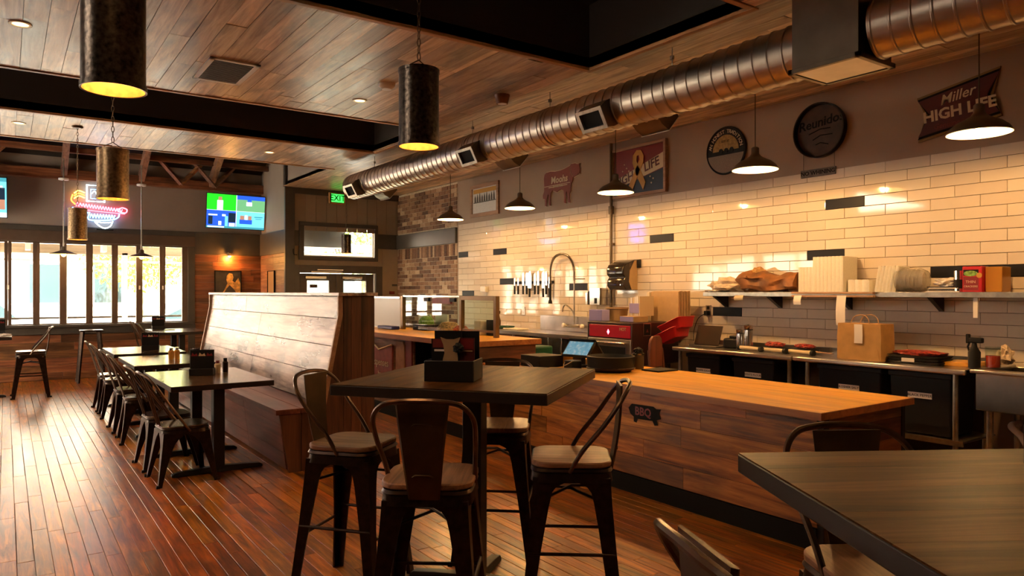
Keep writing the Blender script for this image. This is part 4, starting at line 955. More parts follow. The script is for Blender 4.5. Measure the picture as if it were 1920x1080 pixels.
for x, y, a, l_ in ((2.0, 12.75, ang(-1, 0), 'left near metal chair at the raised table by the windows'), (2.02, 13.5, ang(-1, 0), 'left far metal chair at the raised table by the windows'), (2.85, 12.95, ang(1, 0), 'right near metal chair at the raised table by the windows'), (2.85, 13.6, ang(1, 0), 'right far metal chair at the raised table by the windows')):
    o = dup(lc, (x, y, 0), a, l_, 'metal chairs at the raised table'); o.scale = (1, 1, 1.16)
hs = make_stool('metal stool with a back beside the left edge, near the windows', .66, False, 'metal stools by the far windows', name='bar_stool')
hs.location = (.30, 12.45, 0); hs.rotation_euler = (0, 0, ang(1, 0)); 
for c in hs.children:
    if c.name.startswith('seat') and not c.name.startswith('seat_pan'): c.data.materials[0] = M['seatmetal']
dup(hs, (-.38, 13.35, 0), ang(0, 1), 'metal stool behind the left raised table, partly cut off')
t = thing('highchair', 'plain black high stand with splayed legs beneath the window sill', 'stand', (1.17, 13.95, 0))
MB().box(-.16, .18, -.14, .14, .845, .87).build('seat', 'gun', t, bevel=.006)
for sx in (-1, 1):
    for sy in (-1, 1): MB().tube([(sx * .12, sy * .1, .845), (sx * .19, sy * .16, 0)], [.03, .022], 4).build('leg', 'gun', t)
for sy in (-1, 1): MB().tube([(.12, sy * .1, .70), (.17, sy * .1, .60)], .012, 5).build('brace', 'gun', t)

# ============================================================ BOOTH
BX0, BX1, BY0, BY1 = 1.83, 2.67, 5.95, 10.76
t = thing('booth_bench', 'long wooden booth bench with a tall whitewashed plank back', 'bench', (0, 0, 0))
def bx_face(z): return 2.23 + .15 * max(0, (z - .53)) / .77 if z < 1.30 else 2.385
cuts = [(.535, .79), (.79, 1.03), (1.03, 1.27), (1.27, 1.462)]
divs = [[6.0, 8.3, 10.72], [6.0, 8.3, 10.72], [6.0, 8.3, 10.72], [6.0, 8.95, 10.72]]
for (za, zb), dv in zip(cuts, divs):
    for a, b in zip(dv[:-1], dv[1:]):
        xa, xb = bx_face(za), bx_face(zb); g = .0035; th = .02
        MB().loft([[(xa, y, za + g / 2), (xa + th, y, za + g / 2), (xb + th, y, zb - g / 2), (xb, y, zb - g / 2)] for y in (a + g / 2, b - g / 2)]).build('back_plank', 'bench', t, bevel=.002)
side = [(1.92, .0), (1.88, .30), (1.855, .485), (2.21, .485), (2.20, .53), (2.213, .54), (2.362, 1.30), (2.362, 1.465), (2.70, 1.465), (2.70, 1.30), (2.70, 0)]
yb_ = 5.955
# end: vertical boards cut to the profile
def x_of(z): return 1.92 - .13 * z
xb = [1.86, 2.02, 2.19]
MB().prism([(1.925, 0), (1.845, .485), (2.03, .485), (2.03, 0)], 0, .02, M4=frame4(0, BY0 + .022, 0, (1, 0, 0), (0, 0, 1))).build('end_board', 'benchend', t, bevel=.0015)
MB().prism([(2.033, 0), (2.033, .485), (2.235, .485), (2.235, 0)], 0, .02, M4=frame4(0, BY0 + .022, 0, (1, 0, 0), (0, 0, 1))).build('end_board', 'benchend', t, bevel=.0015)
def fx(z): return 2.205 + .155 * (z - .49) / .81 if z < 1.3 else 2.362
for a, b in ((2.238, 2.40), (2.403, 2.47), (2.473, 2.565), (2.568, 2.69)):
    z0 = 0; pl = [(a, 0), (b, 0), (b, 1.47)]
    if a < 2.35: pl = [(a, 0), (b, 0), (b, 1.47), (2.385, 1.47), (2.385, 1.30), (a, .52)]
    else: pl += [(a, 1.47)]
    MB().prism(pl, 0, .02, M4=frame4(0, BY0 + .022, 0, (1, 0, 0), (0, 0, 1))).build('end_board', 'benchend', t, bevel=.0015)
MB().box(2.05, 2.66, BY0 + .03, BY1, 0, .50).build('inner_box', 'benchend', t)
MB().loft([[(2.27, y, .5), (2.68, y, .5), (2.68, y, 1.47), (2.41, y, 1.47), (2.41, y, 1.3)] for y in (BY0 + .03, BY1)]).build('back_core', 'benchend', t)
for (za, zb) in ((.02, .16), (.163, .40), (.403, .482)):
    for a, b in ((6.0, 7.1), (7.1, 8.9), (8.9, 10.75)):
        MB().loft([[(x_of(za), y, za), (x_of(za) + .02, y, za), (x_of(zb) + .02, y, zb), (x_of(zb), y, zb)] for y in (a + .001, b - .001)]).build('front_plank', 'benchseat', t, bevel=.002)
MB().box(1.95, 2.1, BY0 + .03, BY1, 0, .48).build('inner_box', 'benchend', t)
for a, b in ((1.815, 2.02), (2.023, 2.235)): MB().box(a, b, BY0 - .01, BY1, .488, .53).build('seat_board', 'benchseat', t, bevel=.003)
for yy in (BY0 - .008, BY1 - .02):
    m = MB(); m.loft([[(x, yy + d, z) for d, x, z in ((0, fx(zz) - .012, zz), (.028, fx(zz) - .012, zz), (.028, fx(zz) + .028, zz), (0, fx(zz) + .028, zz))] for zz in (.53, .9, 1.3, 1.47)]); m.build('edge_trim', 'plywood', t, bevel=.002)
MB().box(2.345, 2.71, BY0 - .03, BY1 + .01, 1.468, 1.497).build('cap_rail', 'bench', t, bevel=.003)
MB().box(2.66, 2.70, BY0 + .03, BY1, 0, 1.468).build('rear_panel', 'benchend', t)

# ============================================================ ORDER COUNTERS
t = thing('order_counter', 'long low counter with a golden butcher-block top and rustic plank front', 'counter')
IX0, IX1, IY0, IY1, IZ = 3.78, 4.83, 2.33, 5.48, .815
nb_ = 8
for k in range(nb_): MB().box(IX0 + k * (IX1 - IX0) / nb_ + .0002, IX0 + (k + 1) * (IX1 - IX0) / nb_ - .0002, IY0, IY1, IZ - .042, IZ + random.uniform(0, .0003)).build('top_stave', 'counter', t, smooth=False)
m = MB(); m.box(IX0 - .006, IX0, IY0 - .006, IY1, IZ - .044, IZ - .001); m.box(IX0, IX1 + .006, IY0 - .006, IY0, IZ - .044, IZ - .001); m.box(IX1, IX1 + .006, IY0, IY1, IZ - .044, IZ - .001); m.build('top_edge', 'counterx', t)
z = .135
for h in (.15, .135, .15, .13, .07):
    y = IY0 + .06 - random.random() * .5
    while y < IY1 - .03:
        L = random.uniform(.9, 1.7); a, b = max(y, IY0 + .06), min(y + L, IY1 - .03); y += L
        if b - a > .05: MB().box(3.84 - random.uniform(0, .004), 3.86, a + .001, b - .001, z + .0012, z + h - .0012).build('front_plank', 'front', t, smooth=False)
    MB().box(3.90, IX1 - .1, IY0 + .028 - random.uniform(0, .003), IY0 + .05, z + .0012, z + h - .0012).build('end_plank', 'wains', t, smooth=False)
    z += h
MB().box(3.86, IX1 - .1, IY0 + .05, IY1 - .03, .0, IZ - .043).build('core', 'black', t)
MB().box(3.843, 3.90, IY0 + .02, IY0 + .062, 0, IZ - .043).build('corner_post', 'blackm', t, bevel=.003); MB().box(IX1 - .1, IX1 - .06, IY0 + .02, IY0 + .06, 0, IZ - .043).build('corner_post', 'blackm', t, bevel=.003)
MB().box(3.828, 3.845, IY0 + .06, IY1, 0, .13).build('toe_kick', 'black', t)
# branded pig mark burnt into the planks
F = frame4(3.8345, 3.77, .612, (0, -1, 0), (0, 0, 1))
bg_ = MB().prism([(-.155, .02), (-.12, .055), (.10, .06), (.13, .045), (.175, .05), (.15, .02), (.17, -.02), (.13, -.035), (.145, -.07), (.11, -.075), (.09, -.045), (-.06, -.05), (-.07, -.08), (-.10, -.075), (-.10, -.04), (-.135, -.02)], 0, .0012, M4=F).build('pig_stencil', 'black', t, smooth=False)
letters('BBQ', .085, 'stencil_letters', 'redd', bg_, F @ Matrix.Translation((-.005, .005, .0015)), .0005, bold=.002)
t = thing('display_counter', 'taller service counter with a wooden ledge under the glass case', 'counter')
CX0, CX1, CY0, CY1, CZ2 = 3.78, 4.72, 6.16, 10.4, 1.0
for k in range(7): MB().box(CX0 + k * (CX1 - CX0) / 7 + .0002, CX0 + (k + 1) * (CX1 - CX0) / 7 - .0002, CY0, CY1, CZ2 - .04, CZ2).build('top_stave', 'counter', t, smooth=False)
m = MB(); m.box(CX0 - .006, CX0, CY0 - .006, CY1, CZ2 - .055, CZ2 - .001); m.box(CX0, CX1, CY0 - .006, CY0, CZ2 - .055, CZ2 - .001); m.build('top_edge', 'counterx', t)
z = .135
for h in (.17, .16, .155, .17, .155):
    y = 7.42 - .0
    for a, b in ((7.42, 8.9), (8.9, CY1)): MB().box(3.84 - random.uniform(0, .004), 3.86, a + .001, b - .001, z + .001, z + h - .001).build('front_plank', 'fronti', t, smooth=False)
    MB().box(3.84, 3.86, 6.20, 6.80, z + .001, z + h - .001).build('front_plank', 'front', t, smooth=False)
    MB().box(3.86, CX1 - .06, CY0 + .02, CY0 + .04, z + .001, z + h - .001).build('end_plank', 'wains', t, smooth=False)
    z += h
MB().box(3.86, CX1 - .06, CY0 + .04, 6.8, 0, .945).box(3.86, CX1 - .06, 7.42, CY1, 0, .945).box(4.3, CX1 - .06, 6.8, 7.42, 0, .945).build('core', 'black', t)
MB().box(3.87, 4.3, 6.8, 7.42, .62, .64).build('niche_shelf', 'benchseat', t)
MB().box(3.828, 3.845, CY0, CY1, 0, .13).build('toe_kick', 'black', t)
MB().box(3.822, 3.84, 7.44, 7.60, .14, .945).build('corner_board', 'redd', t)
# infill between the two counters
t = tag(MB().box(3.87, 3.90, IY1 + .01, CY0 - .01, 0, .80).build('gate_panel', 'front', bevel=.003), 'low plank gate closing the gap between the two counters', 'gate')
# sign boards leaning on the counter front
F = frame4(3.815, 8.36, .66, (0, -1, 0), (0, 0, 1))
t = thing('pointed_sign', 'red notched wooden sign on the front of the service counter', 'sign')
MB().prism([(-.40, .30), (.05, .12), (.42, .20), (.42, -.40), (-.40, -.40)], -.02, .0, M4=F).build('board', plain('faded red board', (.26, .045, .03), .6, noise=.3, nscale=12), t, smooth=False)
m = MB(); m.tube([F @ Vector(p) for p in ((-.40, .305, 0), (.05, .125, 0), (.42, .205, 0))], .012, 4); m.build('white_edge', 'cream', t)
letters('It Dispenses', .13, 'lettering', 'cream', t, F @ Matrix.Translation((.0, -.03, .001)), .001); letters('beer', .08, 'lettering', 'cream', t, F @ Matrix.Translation((.10, -.17, .001)), .001); letters('&', .12, 'lettering', 'cream', t, F @ Matrix.Translation((.0, -.31, .001)), .001)
t = thing('carved_board', 'pale carved paddle-shaped board standing on the counter front', 'board')
MB().prism([(-.11, .22), (.07, .22), (.11, .17), (.11, -.45), (-.11, -.45)], -.02, 0, M4=frame4(3.812, 7.72, .70, (0, -1, 0), (0, 0, 1))).build('board', varied('carved board', [(.12, .05, .02), (.38, .2, .1), (.55, .34, .2)], .7, .6, nscale=12), t, bevel=.003)
# glass display case
t = thing('display_case', 'bronze framed glass food case on the service counter', 'display case')
fx_ = 4.40
def case(y0, y1, zt, fw=.028, panes=True):
    for y in (y0, y1): MB().box(fx_ - fw / 2, fx_ + fw / 2, y - fw / 2, y + fw / 2, CZ2 + .001, zt).build('post', 'bronzef', t, bevel=.003)
    MB().box(fx_ - fw / 2, fx_ + fw / 2, y0 + fw / 2, y1 - fw / 2, zt - fw, zt).build('top_rail', 'bronzef', t, bevel=.003)
case(6.55, 7.28, 1.458, .05); 
MB().box(fx_ - .015, fx_ + .015, 6.57, 7.26, 1.05, 1.075).build('bottom_rail', 'bronzef', t); MB().box(fx_, fx_ + .006, 6.575, 7.255, 1.075, 1.41).build('pane', 'glassg', t)
MB().box(fx_ - .025, fx_ + .025, 8.78, 8.84, CZ2 + .001, 1.455).build('post', 'bronzef', t, bevel=.003)
MB().box(fx_, fx_ + .006, 7.31, 8.78, 1.02, 1.44).build('pane', 'glassg', t)
MB().box(fx_ - .02, fx_ + .02, 7.3, 8.78, 1.44, 1.458).build('top_rail', 'steelb', t); MB().box(fx_, 4.62, 7.28, 8.84, 1.458, 1.464).build('top_pane', 'glassg', t)
MB().box(fx_ - .03, fx_ + .0, 7.5, 7.95, 1.36, 1.43).build('red_price_strip', 'redd', t)
for y in (8.05, 7.4): MB().box(fx_ - .03, fx_, y, y + .12, 1.385, 1.43).build('clip', 'rubber', t)
t = thing('frosted_screen', 'white frosted panel standing at the left end of the glass case', 'panel')
MB().box(fx_, fx_ + .02, 8.9, 9.55, CZ2 + .012, 1.415).build('panel', 'frost', t, bevel=.003); MB().box(fx_ + .02, fx_ + .04, 9.55, 10.3, CZ2 + .012, 1.415).build('panel', 'frost', t, bevel=.003)
MB().box(fx_ - .01, fx_ + .05, 8.9, 10.3, 1.415, 1.44).build('top_rail', 'steelb', t); MB().box(fx_ - .01, fx_ + .05, 8.9, 10.3, CZ2, CZ2 + .012).build('base_rail', 'steel', t)
tag(MB().box(4.20, 4.32, 8.75, 9.2, CZ2, CZ2 + .045).build('wrap_box', 'blue', bevel=.01), 'dark blue box lying before the frosted panel', 'box')
tag(MB().prism(rrect(.22, .42, .05), CZ2, CZ2 + .08, M4=Matrix.Translation((4.56, 8.45, 0))).build('food_pan', 'rubber', bevel=.01), 'black food pan behind the glass at left', 'pan')
tag(MB().lathe([(0, .11), (.06, .10), (.10, .05), (.105, 0)], 20, (4.56, 8.45, CZ2 + .08)).build('salad_heap', 'leafy'), 'heaped green salad in the black pan', 'food')['kind'] = 'thing'
tag(MB().lathe([(0, .13), (.09, .12), (.145, .06), (.155, 0)], 20, (4.58, 7.9, CZ2)).build('bread_pile', 'food'), 'brown heap of food behind the middle of the glass', 'food')
tag(MB().lathe([(0, .10), (.06, .09), (.10, .05), (.09, 0), (0, 0)], 16, (4.55, 7.55, CZ2)).build('red_ball', 'tomato'), 'red round item behind the glass beside the brown heap', 'food')
for k, (y, h) in enumerate(((8.75, .2), (8.28, .21))):
    tag(MB().box(4.685, 4.715, y - .16, y + .16, CZ2 + .001, CZ2 + h).build('menu_stand', 'frost', bevel=.004), ('left' if k == 0 else 'right') + ' pale card holder behind the case glass', 'card holder')
tag(MB().box(4.50, 4.62, 7.03, 7.18, CZ2 + .001, 1.17).build('dispenser_box', 'white', bevel=.01), 'white box behind the right case pane', 'box')
tag(MB().box(4.56, 4.63, 6.84, 7.0, CZ2 + .001, 1.18).build('card_box', 'rubber', bevel=.006), 'dark box next to the white box behind the case', 'box')

# ============================================================ KITCHEN LINE
def steel_table(label, y0, y1, x0=5.75, zt=.93, legs=(), shelf=.39):
    t = thing('work_table', label, 'work table', group='stainless work tables')
    MB().box(x0, XW - .012, y0, y1, zt - .003, zt).build('table_top', 'steel', t)
    MB().box(x0 - .004, x0 + .03, y0, y1, zt - .042, zt - .0005).build('front_edge', 'steel', t, bevel=.012, )
    MB().box(XW - .03, XW - .012, y0, y1, zt, zt + .05).build('upstand', 'steel', t)
    for y in legs:
        for x in (x0 + .05, XW - .08): MB().cyl((x, y, .0), (x, y, zt - .04), .02, n=14).build('leg', 'galv', t)
    MB().box(x0 + .03, XW - .05, y0 + .03, y1 - .03, shelf - .012, shelf).build('undershelf', 'galv', t); MB().box(x0 + .025, x0 + .04, y0 + .03, y1 - .03, shelf - .035, shelf + .003).build('shelf_edge', 'galv', t)
    return t
steel_table('stainless work table under the tiled wall, left one of the pair', 3.83, 5.24, legs=(3.88, 5.17))
steel_table('stainless work table with the paper bag and black trays on it', 2.40, 3.82, legs=(2.49, 3.70))
def bin_(label, y0, y1, z0, z1, txt, x0=5.80, lab=.73):
    t = thing('storage_bin', label, 'bin', (0, 0, 0), 0, 'black bins under the work tables')
    MB().loft([[(x0 + .02, y0 + .015, z0), (x0 + .4, y0 + .015, z0), (x0 + .4, y1 - .015, z0), (x0 + .02, y1 - .015, z0)], [(x0, y0, z1), (x0 + .42, y0, z1), (x0 + .42, y1, z1), (x0, y1, z1)]]).build('body', 'rubber', t, bevel=.012)
    MB().box(x0 - .01, x0 + .43, y0 - .008, y1 + .008, z1 - .03, z1 + .012).build('lid', 'rubber', t, bevel=.008)
    l = MB().box(x0 + .003, x0 + .008, (y0 + y1) / 2 - .09, (y0 + y1) / 2 + .09, lab - .022, lab + .022).build('paper_label', 'paper', t)
    letters(txt, .028, 'label_text', 'black', l, frame4(x0 + .0025, (y0 + y1) / 2, lab, (0, -1, 0), (0, 0, 1)), .0006)
bin_('black lidded bin furthest left under the work tables', 4.66, 5.08, .40, .86, 'BROWN SUGAR', lab=.705)
bin_('black lidded bin second from the left under the work tables', 4.05, 4.50, .40, .86, 'WHITE FLOUR', lab=.715)
bin_('black lidded bin under the paper bag', 3.05, 3.60, .40, .87, 'KOSHER SALT', lab=.70)
bin_('black lidded bin at the right, nearest the big sink', 2.52, 2.98, .40, .87, 'BLACK PEPPER', lab=.70)
tag(MB().box(5.80, 6.2, 2.55, 3.6, .0 + .01, .14).build('cardboard_flat', 'benchseat', bevel=.004), 'flat reddish carton lying on the floor under the right work table', 'carton')
# right sink
t = thing('wash_sink', 'deep stainless sink basin at the right edge of the picture', 'sink')
m = MB(); X0, X1, Y0, Y1 = 5.74, 6.35, 1.15, 2.33
m.box(X0, X0 + .012, Y0, Y1, .65, .93); m.box(X1 - .012, X1, Y0, Y1, .65, .93); m.box(X0, X1, Y1 - .012, Y1, .65, .93); m.box(X0, X1, Y0, Y0 + .012, .65, .93); m.box(X0, X1, Y0, Y1, .65, .665)
m.build('basin', 'steel', t, bevel=.006)
m = MB(); m.box(X0 - .03, X0 + .05, Y0 - .03, Y1 + .03, .915, .945); m.box(X0, X1, Y1 - .04, Y1 + .03, .915, .945); m.box(X0, X1, Y0 - .03, Y0 + .04, .915, .945); m.build('rim', 'steel', t, bevel=.010)
MB().box(X1 - .07, X1, Y0, 2.21, .93, 1.10).build('splashback', 'steel', t, bevel=.008)
for y in (2.26, 1.25):
    for x in (5.80, 6.28): MB().cyl((x, y, 0), (x, y, .65), .022, n=14).build('leg', 'galv', t)
for y, l_ in ((2.0, 1), (1.85, 1)): MB().cyl((X1 - .07, y, 1.03), (X1 - .12, y, 1.03), .02).build('tap_handle', 'steelb', t)
MB().tube(arc([(X1 - .1, 1.92, 1.02), (X1 - .2, 1.92, 1.12), (X1 - .32, 1.92, 1.05)], 6), .012, 8).build('spout', 'steelb', t)
t = thing('drain_trap', 'white plastic drain pipes under the right sink', 'pipe', (5.95, 2.0, .65), 0)
MB().tube(arc([(0, 0, 0), (0, 0, -.18), (.0, .06, -.26), (0, .12, -.18), (.0, .18, -.12), (.2, .2, -.12)], 5), .024, 10).build('trap', 'white', t); MB().cyl((0, -.25, 0), (0, -.25, -.3), .03).build('tailpiece', 'white', t); MB().cyl((0, 0, -.04), (0, 0, -.09), .036).build('nut', 'white', t)
tag(MB().box(5.9, 6.1, 1.86, 2.02, .0, .22).build('white_jug', 'white', bevel=.03), 'white plastic jug on the floor under the sink', 'jug')
# left sink run
t = thing('prep_sink', 'stainless prep sink with tall splashback and undercounter cabinet', 'sink')
MB().box(5.75, XW - .012, 6.60, 10.3, .945, .965).build('top', 'steel', t, bevel=.006)
MB().box(6.28, 6.32, 6.62, 8.22, .965, 1.155).build('splashback', 'steel', t, bevel=.004); MB().box(6.28, XW - .012, 6.62, 8.22, 1.15, 1.175).build('splashback_cap', 'steel', t, bevel=.004)
for a, b in ((7.09, 7.36), (7.365, 7.69)): MB().box(5.755, 5.775, a, b, .70, .935).build('cabinet_door', 'steelb', t, bevel=.004)
MB().box(5.775, 6.3, 6.62, 7.8, .68, .945).build('cabinet_body', 'rubber', t)
MB().box(5.74, 5.757, 6.6, 10.3, .915, .966).build('front_edge', 'steel', t, bevel=.004)
for y in (6.7, 8.2, 10.2): MB().cyl((5.80, y, 0), (5.80, y, .915), .02).build('leg', 'galv', t)
t = thing('spring_faucet', 'tall spring-neck spray faucet arching over the prep sink', 'faucet')
MB().cyl((6.25, 7.43, 1.03), (6.25, 7.43, 1.84), .010, n=10).build('riser', 'galv', t)
ar = arc([(6.25, 7.43, 1.66), (6.25, 7.44, 1.84), (6.25, 7.54, 1.98), (6.25, 7.70, 2.025), (6.25, 7.86, 1.98), (6.25, 7.94, 1.84), (6.25, 7.95, 1.62)], 8)
MB().tube(ar, .010, 8).build('hose', 'rubber', t)
m = MB()
for i in range(len(ar) - 1):
    for f in (0., .5): 
        p = ar[i].lerp(ar[i + 1], f); d = (ar[i + 1] - ar[i]).normalized(); a = d.cross(Vector((1, 0, 0))).normalized()
        m.tube([p + .015 * (math.cos(q) * a + math.sin(q) * Vector((1, 0, 0))) for q in [k * PI / 4 for k in range(8)]], .0035, 4, closed=True)
m.build('spring', 'galv', t)
MB().cyl((6.25, 7.95, 1.62), (6.25, 7.95, 1.40), .017).build('spray_handle', 'rubber', t); MB().lathe([(0, 0), (.03, 0), (.026, .04), (.015, .06)], 14, (6.25, 7.95, 1.34)).build('spray_head', 'rubber', t)
MB().tube(arc([(6.25, 7.43, 1.16), (6.25, 7.47, 1.25), (6.25, 7.60, 1.325), (6.25, 7.66, 1.30), (6.25, 7.68, 1.235)], 6), .010, 8).build('swing_spout', 'galv', t)
MB().box(6.22, 6.28, 7.20, 7.62, 1.03, 1.07).build('mixer_body', 'steelb', t, bevel=.01)
for y in (7.22, 7.60): MB().lathe([(0, 0), (.03, 0), (.034, .02), (.02, .035), (0, .035)], 14, M4=frame4(6.22, y, 1.05, (0, 0, 1), (0, 1, 0))).build('tap_knob', 'white', t)
MB().cyl((6.25, 7.43, 1.68), (6.362, 7.34, 1.68), .008).build('wall_bracket', 'galv', t)
# knives
t = thing('knife_rack', 'magnetic strip on the tile holding the kitchen knives', 'rack')
MB().box(6.350, 6.372, 8.02, 8.98, 1.625, 1.665).build('strip', 'rubber', t)
for k, (y, bl, w_) in enumerate(((8.93, .12, .016), (8.84, .12, .016), (8.71, .20, .026), (8.62, .20, .028), (8.55, .26, .048), (8.42, .19, .024), (8.34, .22, .026), (8.22, .25, .030), (8.15, .21, .022), (8.08, .17, .018))):
    z = 1.60 - (.04 if k in (4, 7, 9) else 0)
    t = thing('kitchen_knife', ('first short paring knife at the left of the magnetic strip', 'second short paring knife on the magnetic strip', 'narrow knife third from the left on the strip', 'broader knife fourth from the left on the strip', 'widest long chef knife on the magnetic strip', 'narrow knife just right of the wide chef knife', 'knife seventh from the left on the strip', 'long low-hanging carving knife on the strip', 'slim knife second from the right on the strip', 'rightmost knife, against the faucet hose')[k], 'knife', (6.335, y, z), 0, 'knives on the magnetic strip')
    MB().prism([(-w_, 0), (w_, 0), (w_, bl * .7), (w_ * .4, bl), (-w_, bl * .85)], 0, .003, M4=frame4(0, 0, 0, (0, -1, 0), (0, 0, 1))).build('blade', 'steelb', t, smooth=False)
    MB().box(-.012, .008, -.015, .015, -.13, 0).build('handle', 'rubber', t, bevel=.005)
# pipe
t = thing('wall_pipe', 'dark vertical pipe running down the tiled wall', 'pipe')
MB().cyl((6.335, 6.80, 1.0), (6.335, 6.80, 3.40), .020, n=14).build('pipe', 'shade', t); MB().cyl((6.335, 6.80, 2.50), (6.335, 6.80, 2.60), .034, n=14).build('coupling', 'shade', t); MB().box(6.33, 6.38, 6.77, 6.83, 2.1, 2.13).build('clamp', 'shade', t)
# towel dispenser
t = thing('towel_dispenser', 'black curved paper towel dispenser on the tiled wall', 'dispenser', (6.37, 6.52, 1.53))
pf = [(0, 0), (-.19, 0), (-.235, .05), (-.23, .12), (-.20, .155), (-.24, .19), (-.245, .26), (-.21, .31), (-.05, .37), (0, .375)]
MB().loft([[(x * k, y, z) for x, z in pf] for y, k in ((-.15, .96), (-.13, 1), (.13, 1), (.15, .96))]).build('cover', plain('glossy black plastic', (.02, .014, .011), .14), t, bevel=.008)
MB().prism([(0, 0), (-.10, .0), (-.145, .10), (-.13, .24), (-.05, .36), (0, .37)], 0, .004, M4=frame4(0, -.152, 0, (1, 0, 0), (0, 0, 1))).build('side_panel', 'card', t)
MB().cyl((-.236, -.10, .06), (-.24, -.10, .06), .008).build('lock', 'steelb', t)
# caddy
t = thing('utensil_caddy', 'stainless wall caddy holding a cleaver and scrapers', 'caddy', (6.36, 7.06, 1.335))
MB().box(-.12, 0, -.15, .05, 0, .22).build('box', 'steelb', t, bevel=.004)
for k, y in enumerate((.08, .13, .18)): MB().box(-.06, -.045, y - .02, y + .02, .0, .20 - .02 * k).build('scraper', 'steelb' if k != 1 else 'rubber', t, bevel=.003)
MB().box(-.127, -.12, -.09, -.05, .02, .09).build('slot', 'rubber', t)
# small wall fittings
tag(MB().box(6.30, 6.37, 9.70, 9.86, 1.50, 1.60).build('soap_dispenser', 'white', bevel=.015), 'small white soap dispenser on the tile above the glass case', 'dispenser')
def outlet(label, y, z, cord=False):
    t = thing('wall_outlet', label, 'outlet', (6.37, y, z)); MB().box(-.006, .003, -.037, .037, -.06, .06).build('plate', 'steel', t, bevel=.003)
    for zz in (-.028, .028): MB().box(-.009, -.005, -.016, .016, zz - .018, zz + .018).build('socket', 'white' if not cord else 'rubber', t)
    if cord:
        MB().box(-.06, -.009, -.03, .02, -.055, -.005).build('plug', 'rubber', t, bevel=.006); MB().tube(arc([(-.05, .02, -.04), (-.06, .10, -.10), (-.08, .14, -.24), (-.1, .12, -.34)], 6), .004, 6).build('cord', 'rubber', t)
outlet('wall outlet with a black plug and cord above the tablet', 5.27, 1.30, True); outlet('steel wall outlet on the tile left of the prep sink', 8.75, 1.22)
tag(MB().box(6.35, 6.37, 6.30, 6.36, 1.80, 1.90).build('wall_hook', 'rubber', bevel=.004), 'small black hook on the tile right of the towel dispenser', 'hook')
t = thing('thermometer', 'slim white thermometer hanging under the right end of the shelf', 'thermometer'); MB().box(6.10, 6.115, 2.46, 2.495, 1.30, 1.46).build('tube', 'paper', t, bevel=.004); MB().cyl((6.108, 2.478, 1.44), (6.108, 2.478, 1.475), .003).build('hook', 'steelb', t)
# shelf
t = thing('wall_shelf', 'long stainless wall shelf above the work tables', 'shelf')
MB().box(6.08, 6.37, 1.2, 5.10, 1.492, 1.500).build('shelf_board', 'steel', t); MB().box(6.075, 6.085, 1.2, 5.10, 1.458, 1.502).build('front_lip', 'galv', t, bevel=.003)
for y in (5.02, 4.36, 3.63, 2.84, 2.0): MB().prism([(0, 0), (-.26, 0), (-.26, -.012), (-.012, -.15), (0, -.15)], -.018, .018, M4=frame4(6.372, y, 1.491, (1, 0, 0), (0, 0, 1))).build('bracket', 'blackm', t)
t = thing('ticket_rail', 'pale wooden ticket rail along the front of the shelf', 'rail'); MB().box(6.035, 6.072, 3.24, 4.02, 1.455, 1.475).build('lower_bar', 'plywood', t, bevel=.003); MB().box(6.03, 6.073, 3.24, 4.02, 1.485, 1.503).build('upper_bar', 'plywood', t, bevel=.003)
for k, (y, w_, L_, l_) in enumerate(((4.60, .055, .05, 'short yellowish paper slip curling over the shelf edge at left'), (3.945, .04, .085, 'short white order slip hanging from the ticket rail'), (3.52, .045, .26, 'long white receipt hanging down towards the paper bag'))):
    m = MB(); m.loft([[(6.026 - .02 * math.sin(f * 2.5), y - w_, 1.47 - L_ * f), (6.026 - .02 * math.sin(f * 2.5), y + w_ * .9, 1.47 - L_ * f), (6.0275 - .02 * math.sin(f * 2.5), y + w_ * .9, 1.47 - L_ * f), (6.0275 - .02 * math.sin(f * 2.5), y - w_, 1.47 - L_ * f)] for f in (0, .25, .5, .75, 1)])
    tag(m.build('order_slip', 'paper' if k else 'cream'), l_, 'receipt')
def crumple(name, label, cat, c, d, mat, seed, amp=.25, sub=3):
    bm = bmesh.new(); bmesh.ops.create_icosphere(bm, subdivisions=sub, radius=.5); rn = random.Random(seed)
    from mathutils import noise
    for v in bm.verts:
        n = noise.noise(v.co * 5 + Vector((seed, 0, 0))) * amp + noise.noise(v.co * 11 + Vector((seed, 3, 0))) * amp * .5
        p = v.co * (1 + n); v.co = Vector((c[0] + p.x * d[0], c[1] + p.y * d[1], c[2] + max(p.z, -.42) * d[2]))
    me = bpy.data.meshes.new(name); bm.to_mesh(me); bm.free(); me.materials.append(M[mat]); o = bpy.data.objects.new(name, me); COL.objects.link(o)
    return tag(o, label, cat)
M['wrap'] = plain('plastic wrap', (.66, .50, .34), .3, noise=.3, nscale=18, bump=.5)
crumple('plastic_bags', 'crumpled pale plastic bags piled at the left end of the shelf', 'bags', (6.22, 4.86, 1.57), (.24, .46, .15), 'wrap', 3, .5)
crumple('plastic_bag', 'clear crumpled bag beside the brown paper bundle', 'bag', (6.24, 4.62, 1.565), (.2, .22, .13), 'wrap', 8, .6)
crumple('foil_sheet', 'flattened silvery foil sheet over the shelf left end', 'foil', (6.19, 5.0, 1.5105), (.2, .36, .024), 'steelb', 12, .5)
t = thing('paper_bundle', 'big crumpled brown paper sack bundle on the shelf', 'paper sacks')
m = MB(); n_ = 17; secs = []
from mathutils import noise as _n
